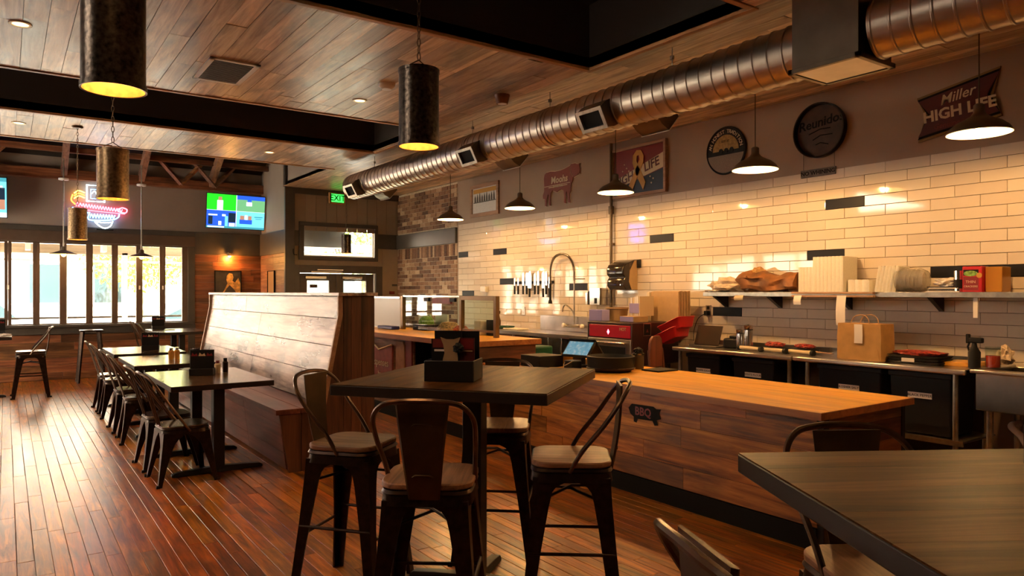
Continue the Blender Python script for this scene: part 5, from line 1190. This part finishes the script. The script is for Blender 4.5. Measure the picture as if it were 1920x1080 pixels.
for i in range(n_):
    f = i / (n_ - 1); y = 4.66 - f * .62; hh = .19 + .02 * math.sin(f * 7) + .012 * math.sin(f * 17); ring = []
    for k in range(18):
        a = 2 * PI * k / 18; px_ = 6.22 + .12 * math.cos(a); pz_ = 1.503 + hh / 2 + hh / 2 * math.sin(a) * (1.0 if math.sin(a) > 0 else 1)
        q = _n.noise(Vector((a * 1.4, f * 3, 2))) * .05 + math.sin(a * 6 + f * 9) * .014
        ring.append((px_ + q, y + (.05 * (1 - f) if math.sin(a) > .3 else 0), max(1.502, pz_ + q * .6)))
    secs.append(ring)
m.loft(secs); m.build('sack_stack', 'kraftd', t); crumple('x', 'x', 'x', (6.25, 4.54, 1.69), (.14, .16, .12), 'kraft', 5, .3); o = bpy.data.objects['x']; o.name = 'sack_tip'; o.parent = t
for k in ('label', 'category'): del o[k]
def stack(label, y0, y1, zt, n, slant=0., x0=6.14, x1=6.32, grp='foam containers on the shelf', mat='foam', nm='foam_containers'):
    t = thing(nm, label, 'containers', (0, 0, 0), 0, grp); w_ = (y1 - y0) / n
    for k in range(n):
        a = y0 + k * w_; m = MB(); z0 = 1.501
        m.loft([[(x0 + .008, a, z0), (x1, a, z0), (x1, a, zt - .006), (x0 + .008, a, zt - .006)], [(x0, a + w_ * .35, z0), (x1, a + w_ * .35, z0), (x1, a + w_ * .35, zt), (x0, a + w_ * .35, zt)], [(x0, a + w_ * .8, z0), (x1, a + w_ * .8, z0), (x1, a + w_ * .8, zt), (x0, a + w_ * .8, zt)], [(x0 + .008, a + w_ * .98, z0), (x1, a + w_ * .98, z0), (x1, a + w_ * .98, zt - .006), (x0 + .008, a + w_ * .98, zt - .006)]],
               M4=Matrix.Translation((0, a, z0)) @ Matrix.Rotation(slant, 4, 'X') @ Matrix.Translation((0, -a, -z0)))
        m.build('container', mat, t)
    return t
stack('shorter stack of white foam containers beside the brown sacks', 3.855, 4.02, 1.735, 5)
stack('tallest stack of white foam containers on the shelf', 3.55, 3.845, 1.825, 8, x0=6.10, x1=6.34)
stack('low flat pair of foam containers right of the tall stack', 3.335, 3.53, 1.612, 3)
stack('tilted stack of foam lids leaning on the shelf', 3.11, 3.29, 1.725, 6, .16)
t = thing('plastic_cups', 'nested clear plastic cups lying on their side on the shelf', 'cups')
for k in range(6): MB().lathe([(.075, 0), (.098, .05), (.10, .052), (.097, .05), (.074, .002)], 24, M4=frame4(6.2, 2.88 + k * .034, 1.603, (0, 0, 1), (1, 0, 0)) ).build('cup', 'clearp', t)
crumple('cloth_pile', 'crumpled cloth and paper pile behind the snack boxes', 'cloth', (6.24, 2.72, 1.575), (.18, .2, .08), 'paper', 14, .5)
t = thing('paper_stack', 'stack of folded papers and foil lids under the cloth pile', 'papers')
for k in range(5): MB().box(6.12 + random.uniform(0, .02), 6.32, 2.60 + random.uniform(0, .03), 2.86 - random.uniform(0, .04), 1.502 + k * .009, 1.509 + k * .009).build('sheet', ('paper', 'steelb', 'trimd', 'paper', 'rubber')[k], t)
t = thing('snack_box', 'red and yellow printed snack box at the right end of the shelf', 'box')
MB().box(6.10, 6.22, 2.43, 2.57, 1.502, 1.70).build('carton', 'red', t, bevel=.004)
F = frame4(6.0995, 2.50, 1.60, (0, -1, 0), (0, 0, 1)); MB().box(-.062, .045, .03, .075, 0, .0015, M4=F).build('dark_band', 'rubber', t); MB().prism([(.05 * math.cos(a), .022 * math.sin(a)) for a in [k * PI / 8 for k in range(16)]], .001, .0025, M4=F @ Matrix.Translation((-.01, .045, 0))).build('green_badge', 'leafy', t)
MB().box(-.062, .045, -.085, .02, 0, .0012, M4=F).build('red_label', 'crimson', t); MB().cyl(F @ Vector((.05, .03, 0)), F @ Vector((.05, .03, .003)), .02).build('gold_dot', 'gold', t)
letters('THIN', .03, 'lettering', 'cream', t, F @ Matrix.Translation((-.01, -.02, .0015)), .0006); letters('CRACKERS', .02, 'lettering', 'cream', t, F @ Matrix.Translation((-.01, -.055, .0015)), .0006)
t = thing('tin_can', 'silver and black canister left of the red snack box', 'can'); MB().cyl((6.16, 2.62, 1.502), (6.16, 2.62, 1.67), .034, n=20).build('can', 'steelb', t); MB().cyl((6.16, 2.62, 1.53), (6.16, 2.62, 1.60), .0345, n=20).build('band', 'rubber', t)
tag(MB().box(6.14, 6.30, 2.31, 2.425, 1.502, 1.695).build('yellow_carton', 'amber', bevel=.004), 'amber coloured carton right of the red snack box', 'box')

# ---- items on the work tables
t = thing('tablet_stand', 'dark tablet screen leaning on the left work table', 'tablet', (6.02, 4.99, .931))
F = Matrix.Translation((0, 0, 0)) @ Matrix.Rotation(math.radians(20), 4, 'Y')
MB().box(-.006, .006, -.16, .16, .0, .21, M4=F @ Matrix.Translation((-.03, 0, .01))).build('screen', plain('dark glass', (.04, .028, .02), .12), t, bevel=.004); MB().box(-.10, .10, -.19, .17, 0, .018).build('base', 'trimd', t, bevel=.004)
t = thing('label_printer', 'black device lying behind the tablet on the work table', 'printer', (6.12, 4.72, .931)); MB().box(-.10, .1, -.10, .08, 0, .10).build('body', 'rubber', t, bevel=.02); MB().box(-.05, .06, -.06, .04, .10, .125).build('lid', 'rubber', t, bevel=.01)
def shaker(label, y, h, r, x=6.0):
    t = thing('steel_shaker', label, 'shaker', (x, y, .931), 0, 'steel shakers'); MB().lathe([(0, 0), (r, 0), (r, h * .72), (r * .93, h * .76), (r * .93, h * .80), (r, h * .84), (r, h * .95), (0, h)], 22).build('body', 'steelb', t); MB().lathe([(r * 1.03, h * .77), (r * 1.03, h * .8)], 22).build('ring', 'rubber', t)
shaker('shorter steel shaker on the work table', 4.57, .205, .036); shaker('taller steel shaker beside the shorter one', 4.47, .255, .042)
for k, (y, l_) in enumerate(((4.32, 'left tray of chopped red peppers against the tile'), (3.99, 'right tray of chopped red peppers against the tile'))):
    t = thing('garnish_tray', l_, 'tray', (6.20, y, .931), 0, 'garnish trays'); MB().box(-.06, .06, -.12, .10, 0, .03).build('tray', 'rubber', t, bevel=.006)
    o = crumple('x%d' % k, 'x', 'x', (0, -.01, .055), (.11, .2, .05), 'tomato', 20 + k, .35); o.name = 'chopped_peppers'; o.parent = t
    del o['label']; del o['category']; o['kind'] = 'stuff'
for k, y in enumerate((4.40, 4.14, 3.86)):
    t = thing('film_roll', ('left', 'middle', 'right')[k] + ' long pale tube with black end knobs on the work table', 'roll', (5.93, y, .955), 0, 'rolls on the work table')
    MB().cyl((.02, .13, 0), (-.02, -.13, 0), .019, n=14).build('tube', 'cream', t); MB().cyl((.024, .155, 0), (.02, .125, 0), .025, n=14).build('knob', 'rubber', t); MB().cyl((-.02, -.125, 0), (-.024, -.155, 0), .025, n=14).build('knob', 'rubber', t)
t = thing('tongs', 'steel and wood tongs lying before the pepper trays', 'tongs', (6.08, 3.85, .945)); MB().tube([(0, .22, 0), (.0, 0, .012), (.02, -.2, 0)], .007, 6).build('arm', 'plywood', t); MB().tube([(.02, .22, 0), (.03, 0, .0), (.05, -.2, 0)], .007, 6).build('arm', 'steelb', t)
t = thing('paper_bag', 'brown kraft paper bag with twisted handles and a stapled receipt', 'bag', (5.97, 3.27, .931), math.radians(-4))
secs = []
for z, k, s_ in ((0, 1, 0), (.10, 1.0, .004), (.2, .99, -.003), (.305, .97, .004)): secs.append([(-.10 * k + s_, .20 * k, z), (-.10 * k, .02, z), (-.10 * k - s_, -.20 * k, z), (-.02, -.198 * k, z), (.09 * k, -.20 * k, z), (.09 * k, .20 * k, z), (0, .197 * k, z)])
b_ = MB().loft(secs, caps=True).build('bag_body', 'kraft', t); MB().prism([(-.19, 0), (.19, 0), (.17, .10), (-.17, .10)], 0, .0015, M4=frame4(-.1035, 0, .0, (0, -1, 0), (0, 0, 1))).build('bottom_fold', 'kraft', b_)
for x_ in (-.07, .06): MB().tube(arc([(x_, .09, .28), (x_, .08, .33), (x_, .04, .37), (x_, -.03, .375), (x_, -.07, .34), (x_, -.08, .28)], 5), .0045, 6).build('handle', 'kraft', t)
MB().loft([[(-.108, .035, .30), (-.108, -.04, .30), (-.1065, -.04, .30), (-.1065, .035, .30)], [(-.112, .03, .2), (-.112, -.045, .2), (-.1105, -.045, .2), (-.1105, .03, .2)], [(-.108, .035, .14), (-.108, -.04, .14), (-.1065, -.04, .14), (-.1065, .035, .14)]]).build('receipt', 'paper', t)
t = thing('catering_tray', 'stacked black trays topped with a clear lid of red and white food', 'tray', (6.02, 2.85, .931))
for k in range(3): MB().loft([[(x * .97, y * .97, .001 + k * .022) for x, y in rrect(.26, .40, .04)], [(x, y, .02 + k * .022) for x, y in rrect(.27, .42, .04)]]).build('tray', 'rubber', t)
o = crumple('xx', 'x', 'x', (0, 0, .08), (.25, .39, .045), 'tomato', 33, .3); o.name = 'food_mix'; o.parent = t; del o['label']; del o['category']; o['kind'] = 'stuff'
m = MB(); m.box(-.135, -.13, -.02, .08, .015, .045); m.build('paper_label', 'paper', t)
t = thing('cutting_board', 'wooden cutting board beside the catering trays', 'board', (6.12, 2.55, .931))
for k in range(3): MB().box(-.14 + .093 * k, -.14 + .093 * (k + 1) - .001, -.10, .12, 0, .03).build('stave', 'counter', t, bevel=.002)
t = thing('spray_bottle', 'black-headed spray bottle at the sink end of the work table', 'bottle', (5.93, 2.415, .931)); MB().lathe([(0, 0), (.04, 0), (.042, .12), (.02, .16), (.015, .19)], 18).build('bottle', 'rubber', t); MB().box(-.02, .02, -.06, .035, .19, .23).build('sprayer', 'rubber', t, bevel=.008); MB().tube([(0, .03, .2), (0, .045, .16), (0, .035, .12)], .007, 6).build('trigger', 'rubber', t); MB().box(-.016, .016, .03, .055, .185, .255).build('nozzle', 'rubber', t, bevel=.006)
t = thing('sauce_jar', 'clear jar of red sauce beside the spray bottle', 'jar', (5.98, 2.31, .946)); MB().lathe([(0, 0), (.045, 0), (.047, .08), (.045, .085), (0, .085)], 20).build('sauce', 'ketch', t); MB().lathe([(.050, 0), (.051, .15), (.049, .15)], 20).build('jar_wall', 'glassg', t)
crumple('plastic_sheet', 'loose clear plastic sheet tucked behind the sauce jar', 'plastic', (6.12, 2.28, 1.02), (.08, .10, .14), 'wrap', 41, .5)
t = thing('wok_pan', 'green handled skillet lying on the prep counter', 'pan', (6.0, 8.75, .968)); MB().lathe([(0, .002), (.14, .002), (.17, .035), (.175, .035), (.15, 0), (0, 0)], 26).build('pan_body', 'green', t); MB().tube([(.0, .17, .03), (0, .36, .045)], .016, 8).build('handle', 'rubber', t)
tag(MB().box(5.9, 6.1, 8.25, 8.62, .966, .985).build('white_board', 'foam', bevel=.008), 'white cutting board on the prep counter', 'board')
tag(MB().lathe([(0, 0), (.035, 0), (.04, .10), (.02, .16), (.015, .2), (.03, .21), (.03, .25), (0, .25)], 16, (6.15, 9.1, .966)).build('pepper_mill', 'shade'), 'dark pepper mill on the prep counter beside the case', 'mill')
tag(MB().box(4.95, 5.35, 6.75, 7.0, 0, .86).build('green_bin', 'green', bevel=.02), 'dark green waste bin behind the service counter', 'bin')
# oven
t = thing('countertop_oven', 'dark bulky oven with a glowing red control strip', 'oven', (0, 0, 0))
MB().box(5.52, 6.26, 5.60, 6.33, .70, 1.170).build('body', 'oven', t, bevel=.012); MB().box(5.50, 5.521, 5.62, 6.27, 1.00, 1.135).build('control_panel', 'ovenred', t, bevel=.004)
MB().box(5.50, 5.521, 5.60, 6.29, .73, .985).build('door', 'steel', t, bevel=.006); MB().cyl((5.47, 5.66, .94), (5.47, 6.24, .94), .012).build('door_handle', 'steelb', t); MB().box(5.495, 5.502, 5.68, 6.2, .76, .90).build('door_glass', 'rubber', t)
F = frame4(5.75, 5.599, 1.09, (1, 0, 0), (0, 0, 1)); MB().box(-.06, .06, -.07, .07, 0, .002, M4=F).build('side_badge', 'galv', t); MB().box(-.05, .05, -.06, .06, .001, .003, M4=F).build('badge_face', 'black', t); MB().prism([(-.02, -.03), (.02, -.03), (0, .01)], .002, .004, M4=F).build('badge_mark', 'redd', t)
letters('HOT', .05, 'panel_text', 'cream', t, frame4(5.4995, 5.72, 1.095, (0, -1, 0), (0, 0, 1)), .001); MB().prism([(-.02, 0), (0, -.03), (.02, 0), (0, .03)], 0, .002, M4=frame4(5.4995, 5.95, 1.06, (0, -1, 0), (0, 0, 1))).build('panel_mark', 'n_red', t)
for y in (5.62, 6.27):
    for x in (5.58, 6.1): MB().box(x - .02, x + .02, y - .02, y + .02, 0, .70).build('leg', 'blackm', t)
MB().box(5.54, 6.16, 5.58, 6.31, .30, .33).build('stand_shelf', 'blackm', t)
tag(MB().box(5.54, 5.66, 6.10, 6.32, 1.172, 1.30).build('lilac_carton', 'purple', bevel=.004), 'lilac carton at the left on top of the oven', 'box')
t = thing('tan_bucket', 'tan tapered bucket with a rim on top of the oven', 'bucket', (5.84, 6.16, 1.172)); MB().lathe([(0, 0), (.10, 0), (.125, .135), (.14, .14), (.14, .152), (.12, .152)], 24).build('bucket', 'card', t)
t = thing('tape_carton', 'small carton with a lilac face on top of the oven', 'box', (5.66, 5.78, 1.172)); MB().box(-.06, .16, -.13, .09, 0, .062).build('carton', 'card', t, bevel=.003); MB().box(-.064, -.061, -.12 + .0, .085, .004, .06).build('lilac_face', 'purple', t)
crumple('paper_clump', 'clump of pale paper between the bucket and the menus', 'paper', (5.95, 5.97, 1.225), (.16, .14, .13), 'cream', 51, .5)
t = thing('leaflet_stack', 'upright stack of white and lilac leaflets on the oven', 'leaflets', (5.82, 5.86, 1.236))
for k in range(6): MB().box(-.08, .14, -.16 + k * .03, -.135 + k * .03, 0, .22 - .004 * k).build('leaflet', ('cream', 'paper', 'paper', 'cream', 'paper', 'cream')[k], t, bevel=.001)
MB().box(-.084, -.081, -.15, .0, .03, .14).build('lilac_print', 'purple', t)
t = thing('pizza_boxes', 'upright bundle of folded cardboard boxes leaning on the tile', 'boxes', (6.05, 5.62, 1.172))
for k in range(9): MB().box(-.02 + k * .022, -.004 + k * .022, -.22 + .003 * (k % 2), .19, 0, .335 + .004 * (k % 3)).build('folded_box', 'card', t, bevel=.002)
MB().box(-.04, .19, .195, .235, 0, .33).build('corrugated_edge', 'cream', t, bevel=.004)
for k, (y, z, r_, l_) in enumerate(((5.37, .98, 22, 'lower red plastic basket tilted at the left end of the work table'), (5.31, 1.085, 22, 'upper red plastic basket nested in the lower one'))):
    t = thing('red_basket', l_, 'basket', (5.93, y, z), 0, 'tilted red baskets'); Mt = Matrix.Rotation(math.radians(-r_), 4, 'X')
    m = MB(); A = [(x, y_, 0) for x, y_ in rrect(.20, .26, .03)]; B = [(x, y_, .10) for x, y_ in rrect(.27, .34, .035)]; C_ = [(x, y_, .10) for x, y_ in rrect(.26, .33, .035)]; D_ = [(x, y_, .008) for x, y_ in rrect(.19, .25, .03)]
    m.loft([A, B, C_, D_], M4=Mt); m.build('basket_shell', 'red', t); MB().tube([Mt @ Vector(p) for p in B], .006, 5, closed=True).build('rim', 'red', t)
# highchair board
t = thing('highchair', 'red-brown wooden highchair with rounded back behind the order counter', 'highchair', (5.12, 4.90, 0), math.radians(20))
bk = [(-.14, 0), (.14, 0), (.14, .22), (.12, .27), (.07, .30), (-.07, .30), (-.12, .27), (-.14, .22)]
MB().prism(bk, -.012, .012, M4=frame4(0, -.02, .78, (1, 0, 0), (0, 0, 1))).build('backrest', 'chairbr', t, bevel=.004); MB().box(-.16, .16, -.02, .30, .52, .545).build('seat', 'chairbr', t, bevel=.004); MB().box(-.12, .12, -.036, -.03, .66, .76).build('lower_slat', 'chairbr', t, bevel=.003)
for sx in (-1, 1):
    MB().tube([(sx * .15, -.02, .95), (sx * .20, -.09, 0)], .016, 6).build('leg', 'chairbr', t); MB().tube([(sx * .15, .28, .70), (sx * .20, .36, 0)], .016, 6).build('leg', 'chairbr', t); MB().box(sx * .15 - .012, sx * .15 + .012, -.02, .3, .68, .71).build('arm', 'chairbr', t)
# things on the order counter
t = thing('point_of_sale', 'slanted touch-screen till facing the kitchen on the order counter', 'till', (4.33, 5.02, IZ + .001), math.radians(12))
F = Matrix.Translation((0, .0, .11)) @ Matrix.Rotation(math.radians(-50), 4, 'X')
MB().prism([(.02, 0), (.14, .0), (.14, .02), (.02, .02)], -.05, .05, M4=frame4(-.08, 0, 0, (1, 0, 0), (0, 0, 1))).build('foot', 'rubber', t, bevel=.004)
MB().box(-.05, .05, -.12, .12, 0, .025).build('base', 'rubber', t, bevel=.006); MB().cyl((0, 0, .02), (0, 0, .16), .022).build('neck', 'rubber', t)
F1 = frame4(-.07, .0, .165, (0, -1, 0), Vector((math.sin(.75), 0, math.cos(.75)))); F1 = F1
MB().box(-.15, .15, -.085, .095, -.012, .010, M4=F1).build('screen_housing', 'rubber', t, bevel=.006)
M['posface'] = varied('busy till screen', [(.02, .08, .30), (.10, .30, .45), (.75, .80, .60)], .2, nscale=30)
pf_ = MB().box(-.135, .135, -.07, .08, .010, .0115, M4=F1).build('screen', M['posface'], t, smooth=False)
nt_ = M['posface'].node_tree; nt_.links.new(nt_.nodes['Color Ramp'].outputs[0], nt_.nodes['Principled BSDF'].inputs['Emission Color']); nt_.nodes['Principled BSDF'].inputs['Emission Strength'].default_value = .7
MB().box(-.15, .15, -.085, .14, -.01, .01, M4=frame4(.075, 0, .155, (0, -1, 0), Vector((-math.sin(.75), 0, math.cos(.75))))).build('customer_display', 'rubber', t, bevel=.006)
tag(MB().box(3.94, 4.22, 5.17, 5.46, IZ + .001, IZ + .105).build('cash_drawer', 'rubber', bevel=.006), 'flat black cash drawer left of the till', 'cash drawer')
t = thing('round_basket', 'low round black basket with a rim on the order counter', 'basket', (4.30, 4.62, IZ + .001))
MB().lathe([(0, .0), (.17, 0), (.20, .03), (.21, .13), (.20, .135), (.19, .12), (.16, .02), (0, .015)], 30).build('bowl', 'rubber', t, ); MB().lathe([(.205, .02), (.212, .03), (.212, .035), (.205, .04)], 30).build('band', 'gun', t)
t = thing('card_reader', 'small black card reader with cables before the till', 'card reader', (4.05, 4.84, IZ + .001)); MB().box(-.05, .06, -.06, .06, 0, .09).build('body', 'rubber', t, bevel=.01); MB().tube(arc([(-.03, -.05, .03), (-.1, -.12, .01), (-.06, -.22, .006), (.0, -.26, .006)], 6), .005, 6).build('cable', 'rubber', t); MB().tube(arc([(-.04, .05, .08), (-.09, .0, .05), (-.07, -.1, .1)], 6), .004, 6).build('cable', 'galv', t)
t = thing('bottle_caddy', 'small jar of odds and ends standing in the round basket end', 'jar', (4.63, 4.62, IZ + .001)); MB().lathe([(0, 0), (.05, 0), (.055, .12), (.05, .14), (0, .14)], 20).build('jar', 'shade', t); MB().lathe([(.052, .12), (.06, .125), (.06, .14), (.0, .142)], 20).build('lid', 'steelb', t); crumple('y', 'x', 'x', (0, 0, .16), (.08, .08, .06), 'rubber', 61, .5); o = bpy.data.objects['y']; o.name = 'knotted_cord'; o.parent = t; del o['label']; del o['category']
t = thing('tip_jar', 'clear glass jar with amber contents beside the till', 'jar', (4.42, 5.36, IZ + .001)); MB().lathe([(0, .002), (.055, .002), (.06, .10), (0, .10)], 20).build('contents', 'amber', t); MB().lathe([(.063, 0), (.066, .16), (.052, .20), (.056, .23)], 20).build('glass_wall', 'glassg', t)
tag(MB().box(4.55, 4.80, 4.30, 4.50, IZ + .001, IZ + .014).build('clipboard', 'rubber', bevel=.003), 'flat dark clipboard lying at the back of the order counter', 'clipboard')
tag(MB().box(4.45, 4.62, 5.08, 5.20, IZ + .001, IZ + .06).build('receipt_printer', 'card', bevel=.01), 'small tan box under the till screen', 'box')

# ---- menu boxes and condiments on the tables
def menu_box(label, x, y, z, rz, big=True, s=1.):
    t = thing('menu_box', label, 'menu holder', (x, y, z), rz, 'menu holders on the tables')
    w_, d_, h_ = (.245, .205, .10) if big else (.20, .12, .06)
    m = MB(); e = .01
    m.box(-w_ / 2, w_ / 2, -d_ / 2, -d_ / 2 + e, 0, h_); m.box(-w_ / 2, w_ / 2, d_ / 2 - e, d_ / 2, 0, h_); m.box(-w_ / 2, -w_ / 2 + e, -d_ / 2 + e, d_ / 2 - e, 0, h_); m.box(w_ / 2 - e, w_ / 2, -d_ / 2 + e, d_ / 2 - e, 0, h_); m.box(-w_ / 2 + e, w_ / 2 - e, -d_ / 2 + e, d_ / 2 - e, 0, .01)
    m.build('box', plain('black box wood', (.010, .0085, .0075), .38), t, bevel=.003)
    def card(y_, a, b, hz, col, tilt=0.):
        return MB().box(a, b, y_, y_ + .004, .012, hz, M4=Matrix.Rotation(tilt, 4, 'Y')).build('menu_card', col, t)
    if big:
        card(.06, -.10, .115, .235, 'rubber'); card(.04, -.11, .03, .237, 'rubber')
        c = card(-.0, -.115, -.005, .20, 'rubber'); c2 = card(-.005, .03, .105, .205, 'maroon')
        for (y_, a, b, z0, z1, mt, par) in ((-.0005, -.108, -.012, .155, .197, 'redd', c), (-.0005, -.10, -.03, .137, .147, 'paper', c), (-.0055, .035, .10, .15, .20, 'crimson', c2), (-.0055, .04, .095, .138, .143, 'cream', c2)):
            MB().box(a, b, y_ - .0006, y_ + .0003, z0, z1).build('print', mt, par)
        MB().prism([(-.055, .208), (-.025, .198), (.012, .198), (.045, .208), (.030, .165), (.028, .14), (.034, .11), (.032, .02), (-.04, .02), (-.042, .10), (-.034, .13), (-.04, .17)], 0, .004, M4=frame4(-.01, -.012, 0, (1, 0, 0), (0, 0, 1))).build('bull_head_card', 'card', t, smooth=False)
        crumple('z', 'x', 'x', (.03, -.03, .155), (.05, .03, .05), 'rubber', 71, .4); o = bpy.data.objects['z']; o.name = 'dark_bottle_top'; o.parent = t; del o['label']; del o['category']
        MB().cyl((.075, .085, .01), (.075, .085, .115), .012).build('straw_holder', 'cream', t)
    else:
        c = MB().box(-.10, .10, -.01, .01, .0, .225 * s).build('menu_card', 'rubber', t, bevel=.003)
        for k, (a, b) in enumerate(((-.09, -.035), (-.03, .03), (.035, .09))): MB().prism([(a, .17), (b, .17), (b - .01, .195), ((a + b) / 2, .182), (a + .01, .2)], 0, .0012, M4=frame4(0, -.0105, 0, (1, 0, 0), (0, 0, 1))).build('print', ('crimson', 'cream', 'crimson')[k], c, smooth=False)
    return t
menu_box('black menu box with bull-head card on the high square table', 1.81, 3.07, 1.071, math.radians(-45))
menu_box('black menu stand on the nearest dining table', 1.44, 6.86, .761, math.radians(-22), False)
menu_box('black menu stand on the farthest dining table', 1.52, 10.2, .761, math.radians(-14), False)
menu_box('red printed menu stand on the sill table by the windows', 2.16, 13.7, .861, 0, False)
menu_box('black menu stand on the left raised table at the picture edge', -.1, 12.85, .881, 0, False)
t = thing('menu_box', 'black menu box cut off by the right edge of the picture', 'menu holder', (2.115, .60, 1.071), math.radians(-31.5), 'menu holders on the tables'); MB().box(-.10, .13, -.10, .10, 0, .10).build('box', 'rubber', t, bevel=.003)
def bottle(label, x, y, z, col, h=.10, cap='redd', r=.02, nm='condiment_bottle'):
    t = thing(nm, label, 'bottle', (x, y, z), 0, 'condiments on the tables'); MB().lathe([(0, 0), (r, 0), (r, h * .7), (r * .6, h * .8)], 16).build('bottle', col, t); MB().lathe([(r * .65, h * .78), (r * .65, h), (0, h)], 14).build('cap', cap, t)
bottle('small cream-labelled bottle beside the near menu stand', 1.585, 6.93, .761, 'cream', .115, 'redd', .027); bottle('dark bottle beside the cream-labelled one', 1.665, 6.98, .761, 'gun', .13, 'black', .026)
bottle('amber shaker on the middle dining table, left of the pair', 1.49, 8.62, .761, 'amber', .13, 'steelb', .03); bottle('amber shaker on the middle dining table, right of the pair', 1.555, 8.66, .761, 'amber', .13, 'steelb', .03)
tag(MB().lathe([(0, 0), (.06, 0), (.085, .012), (.09, .012), (.07, 0)], 22, (2.28, 13.3, .861)).build('plate', 'white'), 'small white plate on the raised table by the windows', 'plate')
crumple('napkin', 'crumpled white napkin on the left raised table', 'napkin', (-.02, 12.45, .897), (.20, .14, .04), 'paper', 81, .5)
